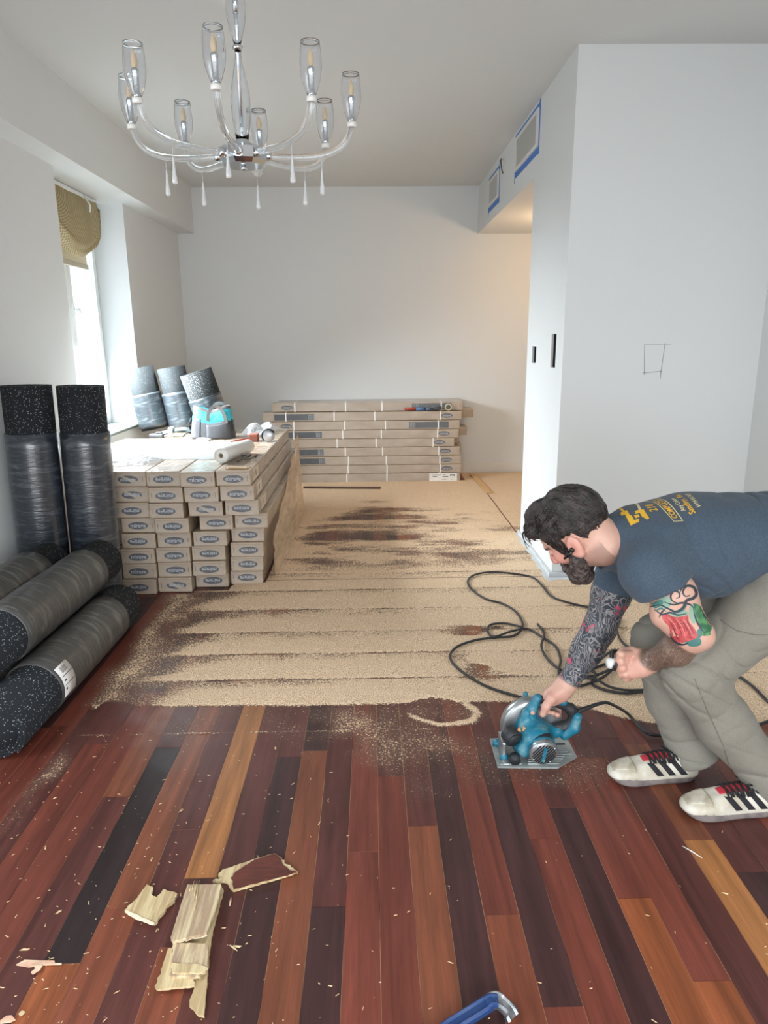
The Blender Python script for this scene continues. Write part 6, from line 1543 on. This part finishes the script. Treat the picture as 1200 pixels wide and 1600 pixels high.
# motor end: silver ring and slotted cap
Mm = Matrix.Translation((0.013, -0.092, 0.061)) @ Vector((0.02, -1, -0.18)).to_track_quat('Z', 'Y').to_matrix().to_4x4()
MB().lathe([(0.0, -0.07), (0.0505, -0.068), (0.0515, -0.03), (0.050, -0.006)], 36, M=Mm, cap=(False, False)).build('motor_case', M_TEALP, saw)
MB().lathe([(0.048, -0.012), (0.0515, -0.008), (0.0515, 0.006), (0.046, 0.012), (0.0, 0.013)], 36, M=Mm, cap=(False, False)).build('motor_end_ring', M_ALU, saw)
b = MB()
for i in range(-4, 5):
    w = math.sqrt(max(0.042**2-(i*0.009)**2, 0.0001)); b.box((-w, i*0.009-0.0019, 0.0125), (w, i*0.009+0.0019, 0.0142), 0, Mm @ Matrix.Rotation(0.9, 4, 'Z'))
b.build('vent_slots', M_DARK, saw)
b = MB().prism([(-0.009, -0.030), (0.003, -0.034), (0.009, 0.028), (-0.003, 0.034)], 0.0142, 0.0165, 0, Mm); b.build('end_badge', M_TEALP, saw)
b = MB()
for a in (0.6, 2.2, 3.7, 5.3): b.lathe([(0.004, 0.006), (0.005, 0.010), (0.002, 0.0145)], 10, M=Mm @ Matrix.Translation((0.043*math.cos(a), 0.043*math.sin(a), 0.0)))
b.build('screws', M_CHROME, saw)
b = MB(); vs = []
for i in range(9):
    a = math.radians(50+i*11)
    for z in (-0.058, -0.02): vs.append(Mm @ Vector((0.0525*math.cos(a+PI*0), 0.0525*math.sin(a), z)))
b.add(vs, [(2*i, 2*i+2, 2*i+3, 2*i+1) for i in range(8)], 0, True); b.build('rating_label', M_BLKP, saw)
# dark dust spout and lower knob on the front
MB().tube([(-0.100, -0.02, 0.098), (-0.085, -0.055, 0.088)], [0.032, 0.031], 18).tube([(-0.085, -0.055, 0.088), (-0.083, -0.060, 0.0865)], [0.026, 0.025], 18).build('dust_spout', M_BLKP, saw)
MB().tube([(-0.082, -0.06, 0.026), (-0.086, -0.088, 0.024)], [0.018, 0.020], 14).build('depth_knob', M_BLKP, saw)
# D handle: teal front post, black grip, teal tail
q = Field((-0.10, -0.06, 0.05), (0.22, 0.09, 0.28), 0.003)
pts = [sw(829, 1128, 2.30), sw(831, 1108, 2.30), sw(840, 1091, 2.30)]
q.chain(pts, [0.022, 0.019, 0.017], 0.01)
V, Fq = q.skin(); npmesh('front_post', V, Fq, M_TEALP, saw)
q = Field((-0.10, -0.06, 0.02), (0.24, 0.09, 0.28), 0.003)
q.chain([sw(842, 1092, 2.30), sw(858, 1096, 2.30), sw(876, 1099, 2.30), sw(892, 1108, 2.30), sw(898, 1121, 2.30), sw(888, 1134, 2.30), sw(868, 1138, 2.30)], [0.016, 0.016, 0.017, 0.019, 0.019, 0.020, 0.022], 0.012)
V, Fq = q.skin(); npmesh('grip', V, Fq, M_BLKP, saw)
q = Field((-0.02, -0.08, 0.02), (0.26, 0.09, 0.28), 0.003)
q.chain([sw(902, 1120, 2.285), sw(897, 1137, 2.285), sw(882, 1149, 2.285)], [0.017, 0.020, 0.017], 0.012); q.chain([sw(868, 1092, 2.298), sw(880, 1097, 2.292)], [0.0165, 0.015], 0.01)
V, Fq = q.skin(); npmesh('tail_cover', V, Fq, M_TEALP, saw)
MB().tube([sw(846, 1108, 2.30), sw(852, 1112, 2.30)], 0.009, 10).build('trigger', M_BLKP, saw)
b = MB()
for i, (px, py) in enumerate(((811, 1140), (819, 1138), (826, 1140))):
    p = sw(px, py, 2.262); b.prism([(-0.009, -0.008), (0.008, -0.007), (0.0, 0.012)], -0.002, 0.002, 0, Matrix.Translation(p) @ Matrix.Rotation(PI/2, 4, 'X') @ Matrix.Rotation(0.3*i, 4, 'Z'))
b.build('warning_sticker', mat('peeling_tan_sticker', (204, 150, 96), 0.6), saw)
MB().lathe([(0.004, 0), (0.009, 0.003), (0.009, 0.014), (0.004, 0.018)], 12, M=Matrix.Translation(sw(821, 1088, 2.335))).build('lever_knob', M_TEALP, saw)
# the saw's own cord
g = [sw(902, 1112, 2.30), sw(920, 1105, 2.31), sw(943, 1098, 2.33), sw(957, 1101, 2.36), Vector(at_z(980, 1115, 0.02))-Vector((SX, SY, 0)), Vector(at_z(1000, 1137, 0.012))-Vector((SX, SY, 0)), Vector(at_z(1016, 1148, 0.012))-Vector((SX, SY, 0)), Vector(at_z(1045, 1150, 0.012))-Vector((SX, SY, 0))]
sp = spline(g, 6); MB().tube(sp, [0.0105-0.0045*min(1, i/12) for i in range(len(sp))], 10).build('saw_cord', M_CABLE, saw)
